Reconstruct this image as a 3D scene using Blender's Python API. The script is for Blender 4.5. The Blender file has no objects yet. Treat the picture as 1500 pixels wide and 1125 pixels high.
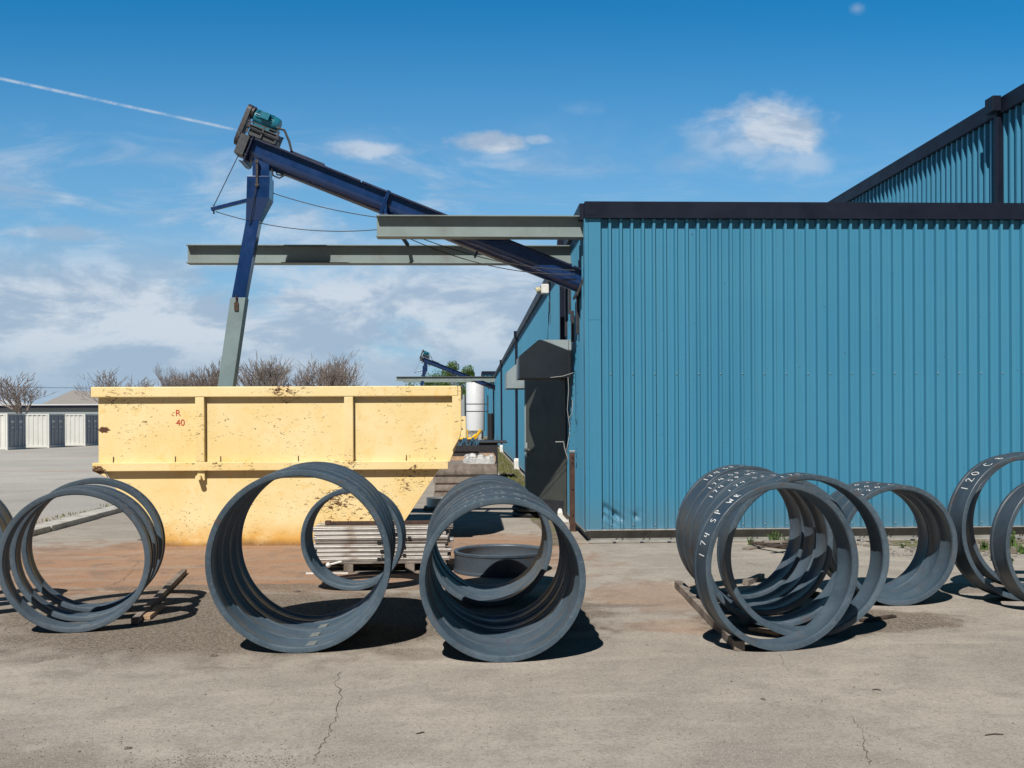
import bpy, bmesh, math, random
from mathutils import Vector, Matrix
R = math.radians
random.seed(7)
C = bpy.context.scene
COL = C.collection

# ------------------------------------------------------------ camera
F_PX, HOR = 1500.0, 612.0          # focal length and horizon row of the 1500 px wide photograph
YAW = math.atan(60 / F_PX)
CAM_Z = 1.65
cd = bpy.data.cameras.new('camera'); cam = bpy.data.objects.new('camera', cd); COL.objects.link(cam)
ROLL = .0045
cam.location = (0, 0, CAM_Z); cam.rotation_mode = 'QUATERNION'
cam.rotation_quaternion = (Matrix.Rotation(-YAW, 3, 'Z') @ Matrix.Rotation(R(90), 3, 'X') @ Matrix.Rotation(-ROLL, 3, 'Z')).to_quaternion()
cd.sensor_width = 36; cd.lens = 36.0; cd.shift_y = (HOR - 562.5) / 1500; cd.clip_end = 3000; cd.clip_start = 0.1
C.camera = cam
SY, CY = math.sin(YAW), math.cos(YAW)

# ------------------------------------------------------------ light
SUNV = Vector((-.30, -.82, 1.0)).normalized()        # towards the sun
sun_el = math.asin(SUNV.z); sun_az = math.atan2(SUNV.x, SUNV.y)
sl = bpy.data.lights.new('sun', 'SUN'); sl.energy = 5.0; sl.angle = R(.5); sl.color = (1, .96, .89)
so = bpy.data.objects.new('sun', sl); COL.objects.link(so); so.location = (-5, -10, 20)
so.rotation_euler = SUNV.to_track_quat('Z', 'Y').to_euler()
C.view_settings.view_transform = 'Standard'; C.view_settings.look = 'None'
C.view_settings.gamma = 1; C.view_settings.exposure = 0.0
try: C.view_settings.use_curve_mapping = False
except Exception: pass
C.cycles.max_bounces = 5; C.cycles.diffuse_bounces = 1


class NT:
    """small helper to write node trees as expressions"""
    def __init__(s, tree): s.t = tree; s.n = tree.nodes; s.l = tree.links
    def node(s, typ, **kw):
        n = s.n.new(typ)
        for k, v in kw.items(): setattr(n, k, v)
        return n
    def put(s, sock, v):
        if hasattr(v, 'is_output'): s.l.new(v, sock)
        elif isinstance(v, (tuple, list)):
            if sock.type == 'RGBA' and len(v) == 3: v = (*v, 1)
            sock.default_value = v
        else: sock.default_value = v
    def m(s, op, a, b=0.0, c=0.0, clamp=False):
        n = s.node('ShaderNodeMath', operation=op, use_clamp=clamp)
        s.put(n.inputs[0], a); s.put(n.inputs[1], b); s.put(n.inputs[2], c)
        return n.outputs[0]
    def mix(s, f, a, b, mode='MIX'):
        n = s.node('ShaderNodeMix', data_type='RGBA', blend_type=mode); n.clamp_factor = True
        s.put(n.inputs[0], f); s.put(n.inputs[6], a); s.put(n.inputs[7], b)
        return n.outputs[2]
    def noise(s, vec, scale, detail=4, rough=.55, dist=0.0, out=0):
        n = s.node('ShaderNodeTexNoise'); s.put(n.inputs['Vector'], vec)
        n.inputs['Scale'].default_value = scale; n.inputs['Detail'].default_value = detail
        n.inputs['Roughness'].default_value = rough; n.inputs['Distortion'].default_value = dist
        return n.outputs[out]
    def voro(s, vec, scale, out='Distance', feature='F1'):
        n = s.node('ShaderNodeTexVoronoi', feature=feature); s.put(n.inputs['Vector'], vec)
        n.inputs['Scale'].default_value = scale
        return n.outputs[out]
    def ramp(s, f, lo, hi, a=0.0, b=1.0):
        n = s.node('ShaderNodeMapRange'); n.interpolation_type = 'SMOOTHSTEP'
        s.put(n.inputs[0], f); n.inputs[1].default_value = lo; n.inputs[2].default_value = hi
        n.inputs[3].default_value = a; n.inputs[4].default_value = b
        return n.outputs[0]
    def scalev(s, vec, v):
        n = s.node('ShaderNodeMapping'); s.put(n.inputs[0], vec); n.inputs['Scale'].default_value = v
        return n.outputs[0]
    def sep(s, vec):
        n = s.node('ShaderNodeSeparateXYZ'); s.put(n.inputs[0], vec); return n.outputs
    def comb(s, x, y, z=0.0):
        n = s.node('ShaderNodeCombineXYZ'); s.put(n.inputs[0], x); s.put(n.inputs[1], y); s.put(n.inputs[2], z)
        return n.outputs[0]


# ------------------------------------------------------------ world: Nishita sky with clouds by direction
def dirp(px, py):
    a = (px - 750) / F_PX; b = (HOR - py) / F_PX; a, b = a + b * ROLL, b - a * ROLL
    return Vector((SY + a * CY, CY - a * SY, b))
def skyuv(px, py):
    d = dirp(px, py)
    return d.x / d.y, d.z / d.y

W = bpy.data.worlds.new('World'); C.world = W; W.use_nodes = True
w = NT(W.node_tree); w.n.clear()
sky = w.node('ShaderNodeTexSky'); sky.sky_type = 'NISHITA'; sky.sun_disc = False
sky.sun_elevation = sun_el; sky.sun_rotation = sun_az
sky.altitude = 0; sky.air_density = 1.0; sky.dust_density = .3; sky.ozone_density = 2.5
tc = w.node('ShaderNodeTexCoord').outputs['Generated']
dx, dy, dz = w.sep(tc)
ay = w.m('MAXIMUM', w.m('ABSOLUTE', dy), .08)
U = w.m('DIVIDE', dx, ay); V = w.m('DIVIDE', dz, ay)
uv = w.comb(U, V, 0)
skyc = w.mix(1.0, sky.outputs[0], (.13, 1.05, 1.46), 'MULTIPLY')
n_big = w.noise(w.scalev(uv, (1.0, 2.2, 1)), 5.0, 9, .56, .25)
n_fine = w.noise(w.scalev(uv, (1.0, 1.5, 1)), 17.0, 8, .6, .35)
n_wisp = w.noise(w.scalev(uv, (1.0, 4.0, 1)), 4.2, 9, .64, 1.4)
def blob(px, py, rx, ry, amp=.55):
    u0, v0 = skyuv(px, py)
    a = w.m('DIVIDE', w.m('SUBTRACT', U, u0), rx / F_PX); b = w.m('DIVIDE', w.m('SUBTRACT', V, v0), ry / F_PX)
    r2 = w.m('SQRT', w.m('ADD', w.m('MULTIPLY', a, a), w.m('MULTIPLY', b, b)))
    return w.m('ADD', w.m('SUBTRACT', 1.0, r2), w.m('MULTIPLY', w.m('SUBTRACT', n_fine, .5), amp * 3.4))
dens = 0.0
def add(d, v): return w.m('MAXIMUM', d, v)
for (px, py, rx, ry, lo, hi, k) in [
        (1132, 188, 108, 60, .0, .75, .86), (1085, 212, 110, 50, .0, .9, .55), (1180, 238, 70, 30, .0, .9, .45), (1010, 238, 90, 22, .0, 1.0, .3), (1160, 236, 105, 40, .0, 1.0, .4), (1050, 228, 80, 26, .0, 1.0, .3),
        (722, 209, 66, 21, .0, .6, .85), (545, 219, 82, 20, .0, .75, .7), (785, 205, 34, 10, .0, .7, .5), (735, 228, 60, 16, .0, 1, .35),
        (845, 160, 55, 22, .1, 1.2, .2), (70, 341, 120, 17, .0, .8, .62), (1256, 12, 22, 16, .25, 1.2, .28),
        (450, 348, 120, 9, .0, .9, .55), (690, 214, 50, 26, .1, 1.3, .3)]:
    dens = add(dens, w.m('MULTIPLY', w.ramp(blob(px, py, rx, ry), lo, hi), k))
# low bank of broken cloud, thinning upwards
band = w.m('MULTIPLY', w.ramp(V, .20, .12), w.ramp(V, -.02, .02, .7, 1))
bank = w.m('MULTIPLY', w.ramp(n_big, .31, .49), band)
dens = add(dens, w.m('MULTIPLY', bank, .88))
veil = w.m('MULTIPLY', w.ramp(n_wisp, .42, .72), w.m('MULTIPLY', w.ramp(V, .31, .22), w.ramp(U, .35, -.15, .25, 1)))
dens = add(dens, w.m('MULTIPLY', veil, .62))
haze_low = w.ramp(V, .43, .08, 0, .68)
skyc = w.mix(haze_low, skyc, (3.9, 6.1, 8.3))
lit = w.ramp(w.noise(w.scalev(uv, (1.0, 2.4, 1)), 8.0, 9, .62, .3), .42, .58)
lit = w.m('MULTIPLY', lit, w.ramp(V, .035, .085, .25, 1))
ccol = w.mix(lit, (4.6, 5.85, 7.5), (7.9, 8.6, 9.5))
skyc = w.mix(dens, skyc, ccol)
# condensation trail: a thin band round a great circle
def dirv(px, py): return dirp(px, py).normalized()
d1, d2 = dirv(0, 115), dirv(345, 190); nn = d1.cross(d2).normalized()
dot = w.node('ShaderNodeVectorMath', operation='DOT_PRODUCT'); w.put(dot.inputs[0], tc); dot.inputs[1].default_value = nn
dist = w.m('ABSOLUTE', dot.outputs['Value'])
trail = w.m('MULTIPLY', w.ramp(dist, .0019, .0003), w.m('MULTIPLY', w.ramp(U, -.21, -.25, .12, 1), w.ramp(w.noise(uv, 60, 5, .7), .35, .6, .25, .95)))
trail = w.m('MULTIPLY', trail, w.ramp(U, -.10, -.14))
skyc = w.mix(w.m('MULTIPLY', trail, .6), skyc, (8.0, 8.7, 9.4))
# unseen sky overhead and on the sun's side dimmed to weaken the fill light
fill_dim = w.m('MULTIPLY', w.ramp(dz, .42, .80, 1, .19), w.ramp(dy, .2, -.4, 1, .18))
skyc = w.mix(1.0, skyc, w.comb(fill_dim, fill_dim, fill_dim), 'MULTIPLY')
bg = w.node('ShaderNodeBackground'); w.put(bg.inputs[0], skyc); bg.inputs[1].default_value = .082
wo = w.node('ShaderNodeOutputWorld'); w.l.new(bg.outputs[0], wo.inputs[0])


# ------------------------------------------------------------ materials
def new_mat(name):
    m = bpy.data.materials.new(name); m.use_nodes = True
    t = NT(m.node_tree); b = t.n['Principled BSDF']
    return m, t, b
def paint(name, col, rough=.5, metal=0.0, var=.12, grime=None, grime_amt=.0, bump=.0, scale=6.0, spec=.5, speck=0.0, streak=0.0):
    """painted or raw surface with uneven tone, optional dirt patches, streaks and chips"""
    m, t, b = new_mat(name)
    p = t.node('ShaderNodeTexCoord').outputs['Object']
    n1 = t.noise(p, scale, 6, .6); n2 = t.noise(p, scale * 9, 4, .6)
    c = t.mix(t.m('MULTIPLY', t.ramp(n1, .3, .7), 1.0), tuple(x * (1 - var) for x in col), tuple(min(1, x * (1 + var)) for x in col))
    c = t.mix(t.ramp(n2, .35, .75, 0, var), c, tuple(x * .6 for x in col))
    if grime:
        c = t.mix(t.m('MULTIPLY', t.ramp(t.noise(p, scale * .6, 7, .65, .4), .5, .72), grime_amt), c, grime)
    if streak:
        c = t.mix(t.m('MULTIPLY', t.ramp(t.noise(t.scalev(p, (14, 14, .5)), 1.5, 5, .6), .5, .75), streak), c, tuple(x * .55 for x in col))
    if speck:
        c = t.mix(t.m('MULTIPLY', t.ramp(t.noise(p, scale * 5, 3, .5), .70, .74), speck), c, grime or (.05, .04, .03))
    t.put(b.inputs['Base Color'], c)
    t.put(b.inputs['Roughness'], t.ramp(n1, .2, .8, rough - .08, rough + .1))
    b.inputs['Metallic'].default_value = metal
    b.inputs['Specular IOR Level'].default_value = spec
    if bump:
        bn = t.node('ShaderNodeBump'); bn.inputs['Strength'].default_value = bump; bn.inputs['Distance'].default_value = .01
        t.put(bn.inputs['Height'], t.noise(p, scale * 4, 5, .6)); t.l.new(bn.outputs[0], b.inputs['Normal'])
    return m

M = {}
M['wall'] = None
M['fascia'] = paint('dark_trim_paint', (.008, .012, .026), .5, 0, .12, (.014, .02, .034), .2, 0, 3, .22)
M['galv'] = paint('galvanised', (.50, .52, .52), .45, .5, .12, (.3, .25, .2), .3, 0, 9)
M['beam'] = paint('grey_green_primer', (.235, .285, .28), .55, 0, .08, (.16, .11, .07), .35, 0, 2.2, .4, 0, .1)
M['rust'] = paint('rusty_steel', (.075, .038, .026), .8, 0, .35, (.03, .018, .014), .8, .3, 14)
M['ring'] = None
M['navy'] = paint('navy_gloss_paint', (.0065, .034, .125), .22, 0, .12, (.006, .012, .04), .45, 0, 5, .7)
M['navy_dark'] = paint('navy_dark_paint', (.010, .018, .055), .4, 0, .2, (.02, .02, .03), .5, 0, 5)
M['motor'] = paint('teal_motor_enamel', (.012, .17, .25), .35, 0, .1, (.05, .05, .05), .3, 0, 20)
M['greyduct'] = paint('pale_grey_duct', (.20, .275, .29), .5, 0, .07, (.14, .16, .16), .4, 0, 3)
M['black'] = paint('black_rubber', (.012, .012, .014), .6, 0, .2)
M['iron'] = paint('greasy_iron', (.035, .033, .037), .5, .1, .3, (.075, .05, .038), .6, .2, 22)
M['frame'] = paint('weathered_frame', (.05, .054, .064), .55, .1, .3, (.07, .05, .042), .5, 0, 20)
M['awning'] = paint('awning_grey_paint', (.29, .35, .37), .6, 0, .07, (.15, .16, .15), .5, 0, 3)
M['door'] = paint('dark_olive_door', (.062, .066, .056), .5, 0, .1, (.08, .08, .07), .3, 0, 3)
M['white'] = paint('white_plastic', (.78, .77, .73), .5, 0, .05, (.5, .45, .36), .4, 0, 8)
M['tank'] = paint('white_tank_paint', (.66, .68, .70), .4, 0, .03)
M['wood'] = paint('weathered_wood', (.25, .21, .18), .85, 0, .3, (.09, .07, .055), .7, .5, 8, .2, 0, .3)
M['wood_new'] = paint('fresh_sawn_wood', (.46, .30, .19), .8, 0, .2, (.3, .2, .13), .5, .3, 8, .2)
M['wood_dark'] = paint('dark_dunnage', (.075, .055, .045), .85, 0, .3, (.03, .025, .02), .7, .5, 8, .2)
M['alu'] = paint('aluminium_tube', (.52, .49, .46), .38, .55, .14, (.26, .18, .13), .55, 0, 7)
M['alu_dirty'] = paint('dull_steel_tube', (.26, .225, .20), .5, .45, .2, (.16, .09, .06), .7, 0, 7)
M['concrete_f'] = paint('foundation_concrete', (.30, .29, .26), .9, 0, .15, (.16, .14, .12), .6, .4, 5, .2)
M['curb'] = paint('curb_concrete', (.50, .475, .43), .9, 0, .15, (.18, .15, .12), .7, .5, 6, .2)
M['cont_white'] = paint('container_white', (.72, .72, .68), .5, 0, .05, (.4, .33, .25), .25, 0, .8, .4, .25)
M['cont_door'] = paint('container_door_grey', (.30, .33, .38), .5, 0, .06, (.4, .4, .4), .5, 0, 2)
M['far_wall'] = paint('far_cladding', (.30, .34, .36), .7, 0, .06)
M['far_roof'] = paint('far_roof', (.36, .34, .33), .7, 0, .1)
M['far_roof_w'] = paint('far_roof_white', (.62, .63, .64), .6, 0, .05)
M['roofing'] = paint('roof_membrane', (.30, .30, .29), .9, 0, .1)
M['bark'] = paint('bark', (.25, .20, .175), .9, 0, .25, (.2, .16, .13), .5)
M['bark2'] = paint('bark_grey', (.28, .235, .21), .9, 0, .25)
M['leaf'] = paint('spring_leaf', (.085, .15, .035), .6, 0, .4, (.035, .08, .02), .8, 0, .8, .3)
M['grass'] = paint('grass', (.16, .17, .055), .8, 0, .3, (.24, .20, .10), .8, 0, 3, .2)
M['weed'] = paint('weed', (.09, .16, .04), .7, 0, .3, (.2, .2, .08), .5, 0, 6, .2)
M['yellow'] = paint('bright_yellow_paint', (.85, .48, .02), .5, 0, .1, (.3, .15, .03), .4, 0, 6)
M['blue_scrap'] = paint('blue_scrap_paint', (.05, .13, .20), .5, 0, .4, (.3, .3, .3), .5, 0, 12)
M['red'] = paint('red_lettering', (.55, .035, .02), .6, 0, .1)
M['chalk'] = paint('chalk_paint', (.75, .76, .76), .9, 0, .1, (.3, .35, .38), .5, 0, 60, .1)
M['chalk_faint'] = paint('faint_chalk', (.34, .37, .39), .9, 0, .2, (.12, .15, .17), .6, 0, 60, .1)
M['patch'] = paint('weld_patch', (.19, .21, .205), .6, 0, .15, (.16, .13, .1), .5, 0, 30)
M['rock'] = paint('stone', (.26, .235, .21), .95, 0, .4, (.12, .10, .09), .6, 0, 3, .2)
M['rock_dark'] = paint('dark_stone', (.15, .125, .105), .95, 0, .4)
M['crack'] = paint('crack_dirt', (.14, .118, .10), 1, 0, .3, None, 0, 0, 20, .1)
M['wrap'] = paint('torn_white_wrap', (.55, .55, .54), .6, 0, .3, (.2, .18, .16), .7, .8, 7)
M['lens'] = paint('lamp_glass', (.55, .50, .32), .2)
M['cable'] = paint('cable_black', (.02, .02, .022), .6, 0, .1)
M['cable_white'] = paint('cable_white', (.5, .5, .48), .6, 0, .1)

def ring_mat(name='ring_steel_primer', k=1.0):
    m, t, b = new_mat(name)
    p = t.node('ShaderNodeTexCoord').outputs['Object']
    oi = t.node('ShaderNodeObjectInfo').outputs['Random']
    sh = t.node('ShaderNodeVectorMath', operation='ADD'); t.put(sh.inputs[0], p)
    t.put(sh.inputs[1], t.comb(t.m('MULTIPLY', oi, 37.0), t.m('MULTIPLY', oi, 11.0), 0.0)); q = sh.outputs[0]
    n1 = t.noise(q, 3.2, 7, .62, .3); n2 = t.noise(t.scalev(q, (6, 26, 6)), 5, 5, .6); n3 = t.noise(q, 90, 3, .6)
    c = t.mix(t.ramp(n1, .3, .7), (.058, .088, .112), (.100, .142, .172))
    c = t.mix(t.ramp(oi, 0, 1, 0, .35), c, (.105, .115, .13))
    c = t.mix(t.ramp(n2, .45, .8, 0, .45), c, (.19, .205, .21))
    c = t.mix(t.ramp(n3, .55, .75, 0, .5), c, (.045, .055, .065))
    c = t.mix(t.ramp(t.noise(q, 7, 8, .7, .6), .56, .70, 0, .65), c, (.135, .080, .055))
    sp = t.noise(t.scalev(q, (3, 30, 3)), 9, 4, .6); c = t.mix(t.ramp(sp, .66, .70, 0, .55), c, (.25, .27, .29))
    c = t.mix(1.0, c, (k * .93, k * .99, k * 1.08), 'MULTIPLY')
    t.put(b.inputs['Base Color'], c); b.inputs['Specular IOR Level'].default_value = .5
    t.put(b.inputs['Roughness'], t.ramp(n1, .25, .75, .34, .56))
    b.inputs['Metallic'].default_value = .0
    bn = t.node('ShaderNodeBump'); bn.inputs['Strength'].default_value = .12; bn.inputs['Distance'].default_value = .004
    t.put(bn.inputs['Height'], t.noise(t.scalev(q, (1, 5, 1)), 14, 5, .6)); t.l.new(bn.outputs[0], b.inputs['Normal'])
    return m
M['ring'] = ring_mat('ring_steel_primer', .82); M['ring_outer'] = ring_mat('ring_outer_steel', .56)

def wall_mat():
    m, t, b = new_mat('blue_wall_paint')
    p = t.node('ShaderNodeNewGeometry').outputs['Position']; x, y, z = t.sep(p)
    s_ = t.m('SUBTRACT', x, y)
    pan = t.node('ShaderNodeTexWhiteNoise', noise_dimensions='1D'); t.put(pan.inputs['W'], t.m('FLOOR', t.m('DIVIDE', s_, .876)))
    n1 = t.noise(p, .7, 5, .6); st = t.noise(t.scalev(p, (16, 16, .35)), 1.6, 6, .65); n3 = t.noise(p, 40, 4, .6)
    c = t.mix(pan.outputs['Value'], (.044, .222, .365), (.050, .240, .388))
    c = t.mix(t.ramp(n1, .4, .7, 0, .35), c, (.060, .258, .395))
    c = t.mix(t.ramp(st, .50, .74, 0, .32), c, (.035, .165, .255))
    c = t.mix(t.ramp(st, .42, .28, 0, .30), c, (.085, .28, .39))
    lo = t.m('MULTIPLY', t.ramp(t.m('ADD', z, t.m('MULTIPLY', st, .5)), .95, .35), t.ramp(n3, .3, .7, .15, .6))
    c = t.mix(lo, c, (.13, .17, .18))
    c = t.mix(t.ramp(t.noise(p, 23, 3, .5), .735, .76, 0, .8), c, (.04, .045, .05))
    t.put(b.inputs['Base Color'], c); t.put(b.inputs['Roughness'], t.ramp(st, .3, .7, .38, .55))
    bn = t.node('ShaderNodeBump'); bn.inputs['Strength'].default_value = .18; bn.inputs['Distance'].default_value = .02
    t.put(bn.inputs['Height'], t.noise(t.scalev(p, (1, 1, .35)), 3.2, 3, .5)); t.l.new(bn.outputs[0], b.inputs['Normal'])
    return m
M['wall'] = wall_mat()

def skip_mat():
    m, t, b = new_mat('skip_yellow_paint')
    p = t.node('ShaderNodeTexCoord').outputs['Object']; x, y, z = t.sep(p)
    n1 = t.noise(p, 1.3, 6, .6, .3); n2 = t.noise(p, 5, 7, .65, .5); n3 = t.noise(p, 26, 4, .6)
    c = t.mix(t.ramp(n1, .3, .7), (.85, .645, .29), (.90, .735, .41))
    c = t.mix(t.ramp(n2, .50, .74, 0, .65), c, (.84, .56, .19))
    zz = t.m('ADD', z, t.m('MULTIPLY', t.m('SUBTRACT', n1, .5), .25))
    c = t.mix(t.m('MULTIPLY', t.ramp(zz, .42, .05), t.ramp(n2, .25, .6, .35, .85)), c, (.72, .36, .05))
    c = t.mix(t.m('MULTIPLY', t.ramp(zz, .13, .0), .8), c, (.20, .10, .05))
    # sparse chips and scrapes, denser in a few patches
    dens = t.ramp(t.noise(p, 1.7, 3, .5), .35, .66, .045, .105)
    def spot(cx, cz, r, k):
        a = t.m('SUBTRACT', x, cx); bb = t.m('SUBTRACT', z, cz)
        d = t.m('SQRT', t.m('ADD', t.m('MULTIPLY', a, a), t.m('MULTIPLY', t.m('MULTIPLY', bb, bb), 2.5)))
        return t.m('MULTIPLY', t.ramp(d, r, r * .3), k)
    for s in [(3.25, .42, .75, .09), (3.05, .62, .35, .06), (4.1, .88, .40, .07), (2.45, 2.0, .35, .09), (.35, 1.90, .4, .07),
              (.05, 1.0, .15, .22), (3.15, 1.07, .35, .08), (.10, 1.52, .10, .3), (1.5, 1.05, .2, .08)]:
        dens = t.m('ADD', dens, spot(*s))
    chip = t.noise(t.scalev(p, (.7, 1, 1.5)), 21, 8, .72, 1.2)
    mask = t.m('SUBTRACT', chip, t.m('SUBTRACT', .695, t.m('MULTIPLY', dens, 1.0)))
    c = t.mix(t.ramp(mask, 0, .025), c, (.10, .045, .022))
    c = t.mix(t.ramp(n3, .62, .72, 0, .35), c, (.88, .70, .42))
    t.put(b.inputs['Base Color'], c); b.inputs['Roughness'].default_value = .6
    b.inputs['Specular IOR Level'].default_value = .3
    bn = t.node('ShaderNodeBump'); bn.inputs['Strength'].default_value = .25; bn.inputs['Distance'].default_value = .03
    t.put(bn.inputs['Height'], t.m('ADD', t.noise(p, 1.6, 3, .5), t.m('MULTIPLY', chip, .2))); t.l.new(bn.outputs[0], b.inputs['Normal'])
    return m
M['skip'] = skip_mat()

def ground_mats():
    # yard concrete with grit, rust wash and dark patches of its own
    m, t, b = new_mat('yard_concrete')
    p = t.node('ShaderNodeNewGeometry').outputs['Position']; x, y, z = t.sep(p)
    n1 = t.noise(p, .55, 8, .62, .4); n2 = t.noise(p, 2.6, 8, .66, .3); n3 = t.noise(p, 34, 5, .7); n4 = t.noise(p, 150, 3, .7)
    streak = t.noise(t.scalev(p, (.35, 1.8, 1)), 2.0, 7, .6, .4)
    c = t.mix(t.ramp(n1, .36, .64), (.318, .283, .243), (.408, .362, .308))
    c = t.mix(t.ramp(n2, .42, .66, 0, .7), c, (.275, .245, .215))
    c = t.mix(t.ramp(t.noise(p, 6.5, 6, .7, .3), .52, .68, 0, .45), c, (.23, .20, .172))
    c = t.mix(t.ramp(streak, .48, .72, 0, .40), c, (.52, .465, .395))
    c = t.mix(t.ramp(t.noise(p, 1.1, 5, .6, .8), .56, .74, 0, .45), c, (.215, .205, .20))
    def ell(cx, cy, rx, ry, amp=1.3, lo=0.0, hi=.35):
        a = t.m('DIVIDE', t.m('SUBTRACT', x, cx), rx); bb = t.m('DIVIDE', t.m('SUBTRACT', y, cy), ry)
        d = t.m('SQRT', t.m('ADD', t.m('MULTIPLY', a, a), t.m('MULTIPLY', bb, bb)))
        v = t.m('ADD', t.m('SUBTRACT', 1, d), t.m('MULTIPLY', t.m('SUBTRACT', n2, .5), amp))
        return t.ramp(v, lo, hi)
    rust = t.m('MAXIMUM', ell(-2.6, 11.9, 4.4, 2.9), t.m('MAXIMUM', t.m('MULTIPLY', ell(1.9, 9.4, 1.1, .9), .5), t.m('MULTIPLY', ell(.1, 13.2, 1.5, 1.7), .9)))
    rust = t.m('MAXIMUM', rust, t.m('MULTIPLY', ell(2.1, 8.0, 1.0, .4), .5))
    c = t.mix(t.m('MULTIPLY', rust, t.ramp(streak, .3, .65, .5, 1.0)), c, (.36, .185, .095))
    c = t.mix(t.m('MULTIPLY', rust, t.ramp(n2, .50, .62, 0, .6)), c, (.19, .14, .11))
    grit = t.m('MAXIMUM', ell(-1.9, 8.5, 3.2, 1.9, 1.0, 0, .5), t.m('MAXIMUM', ell(3.25, 8.15, .85, .5), ell(.2, 8.6, 1.15, 1.3)))
    grit = t.m('MAXIMUM', grit, ell(2.65, 8.15, 1.0, .75, 1.2))
    grit = t.m('MAXIMUM', grit, t.m('MULTIPLY', ell(-2.2, 10.1, 2.2, .22, 1.6), .8))
    grit = t.m('MAXIMUM', grit, t.m('MULTIPLY', ell(-2.6, 4.9, 1.3, .5, 1.8), .45))
    grit = t.m('MAXIMUM', grit, t.m('MULTIPLY', ell(4.9, 9.6, .9, .35), .7))
    gc = t.mix(t.ramp(n3, .38, .62), (.078, .060, .046), (.235, .185, .138))
    c = t.mix(t.m('MULTIPLY', grit, .88), c, gc)
    c = t.mix(t.m('MULTIPLY', ell(2.35, 6.1, .8, .12, 1.0), .0), c, gc)
    oil = t.m('MULTIPLY', t.m('MAXIMUM', ell(1.35, 8.9, .35, .10, .9), t.m('MULTIPLY', ell(1.2, 5.0, .6, .2, 2.0), .25)), .5)
    c = t.mix(oil, c, (.12, .11, .11))
    c = t.mix(t.ramp(n3, .48, .66, 0, .5), c, (.20, .17, .145))
    c = t.mix(t.ramp(t.noise(p, 75, 4, .75), .55, .66, 0, .6), c, (.13, .11, .095))
    c = t.mix(t.ramp(n4, .55, .66, 0, .75), c, (.62, .57, .50))
    v = t.voro(p, 55); c = t.mix(t.ramp(v, .17, .12, 0, .55), c, (.12, .105, .095))
    t.put(b.inputs['Base Color'], c); b.inputs['Roughness'].default_value = .95; b.inputs['Specular IOR Level'].default_value = .15
    bn = t.node('ShaderNodeBump'); bn.inputs['Strength'].default_value = .55; bn.inputs['Distance'].default_value = .006
    h = t.m('ADD', t.m('MULTIPLY', n3, t.m('ADD', .6, t.m('MULTIPLY', grit, 1.6))), t.m('MULTIPLY', n4, .5))
    t.put(bn.inputs['Height'], h); t.l.new(bn.outputs[0], b.inputs['Normal'])
    M['yard'] = m
    m, t, b = new_mat('pale_gravel_lot')
    p = t.node('ShaderNodeNewGeometry').outputs['Position']
    n1 = t.noise(p, .08, 7, .6, .3); n2 = t.noise(p, 14, 5, .7); st = t.noise(t.scalev(p, (.10, .5, 1)), .8, 6, .6, .3)
    c = t.mix(t.ramp(n1, .35, .65), (.38, .36, .33), (.48, .46, .43))
    c = t.mix(t.ramp(st, .56, .68, 0, .55), c, (.42, .29, .215))
    c = t.mix(t.ramp(t.noise(p, .6, 6, .6), .5, .7, 0, .4), c, (.30, .275, .25))
    c = t.mix(t.ramp(n2, .42, .66, 0, .45), c, (.25, .23, .21))
    t.put(b.inputs['Base Color'], c); b.inputs['Roughness'].default_value = 1; b.inputs['Specular IOR Level'].default_value = .1
    bn = t.node('ShaderNodeBump'); bn.inputs['Strength'].default_value = .7; bn.inputs['Distance'].default_value = .02
    t.put(bn.inputs['Height'], n2); t.l.new(bn.outputs[0], b.inputs['Normal'])
    M['gravel'] = m
    m, t, b = new_mat('dirt_and_grass')
    p = t.node('ShaderNodeNewGeometry').outputs['Position']
    n2 = t.noise(p, 9, 6, .7); n1 = t.noise(p, 1.3, 5, .6)
    c = t.mix(t.ramp(n2, .35, .65), (.11, .085, .055), (.26, .215, .16))
    c = t.mix(t.ramp(n1, .45, .6, 0, .75), c, (.14, .155, .055))
    t.put(b.inputs['Base Color'], c); b.inputs['Roughness'].default_value = 1
    bn = t.node('ShaderNodeBump'); bn.inputs['Strength'].default_value = 1; bn.inputs['Distance'].default_value = .03
    t.put(bn.inputs['Height'], n2); t.l.new(bn.outputs[0], b.inputs['Normal'])
    M['dirt'] = m
ground_mats()


# ------------------------------------------------------------ mesh helpers
def at(px, py, t):
    """point at depth t seen at pixel (px, py) of the photograph"""
    d = dirp(px, py)
    return Vector((d.x * t, d.y * t, CAM_Z + d.z * t))
def gnd(px, py):
    d = dirp(px, py); return at(px, py, CAM_Z / -d.z)

def tag(o, label=None, cat=None, group=None, kind=None):
    if label: o['label'] = label
    if cat: o['category'] = cat
    if group: o['group'] = group
    if kind: o['kind'] = kind
    return o
def empty(name, loc=(0, 0, 0), rz=0, label=None, cat=None, group=None):
    o = bpy.data.objects.new(name, None); COL.objects.link(o); o.location = loc; o.rotation_euler = (0, 0, rz)
    o.empty_display_size = .2
    return tag(o, label, cat, group)
def copy_tree(o, parent=None):
    c = o.copy(); COL.objects.link(c); c.parent = parent
    for ch in o.children: copy_tree(ch, c)
    return c

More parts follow.
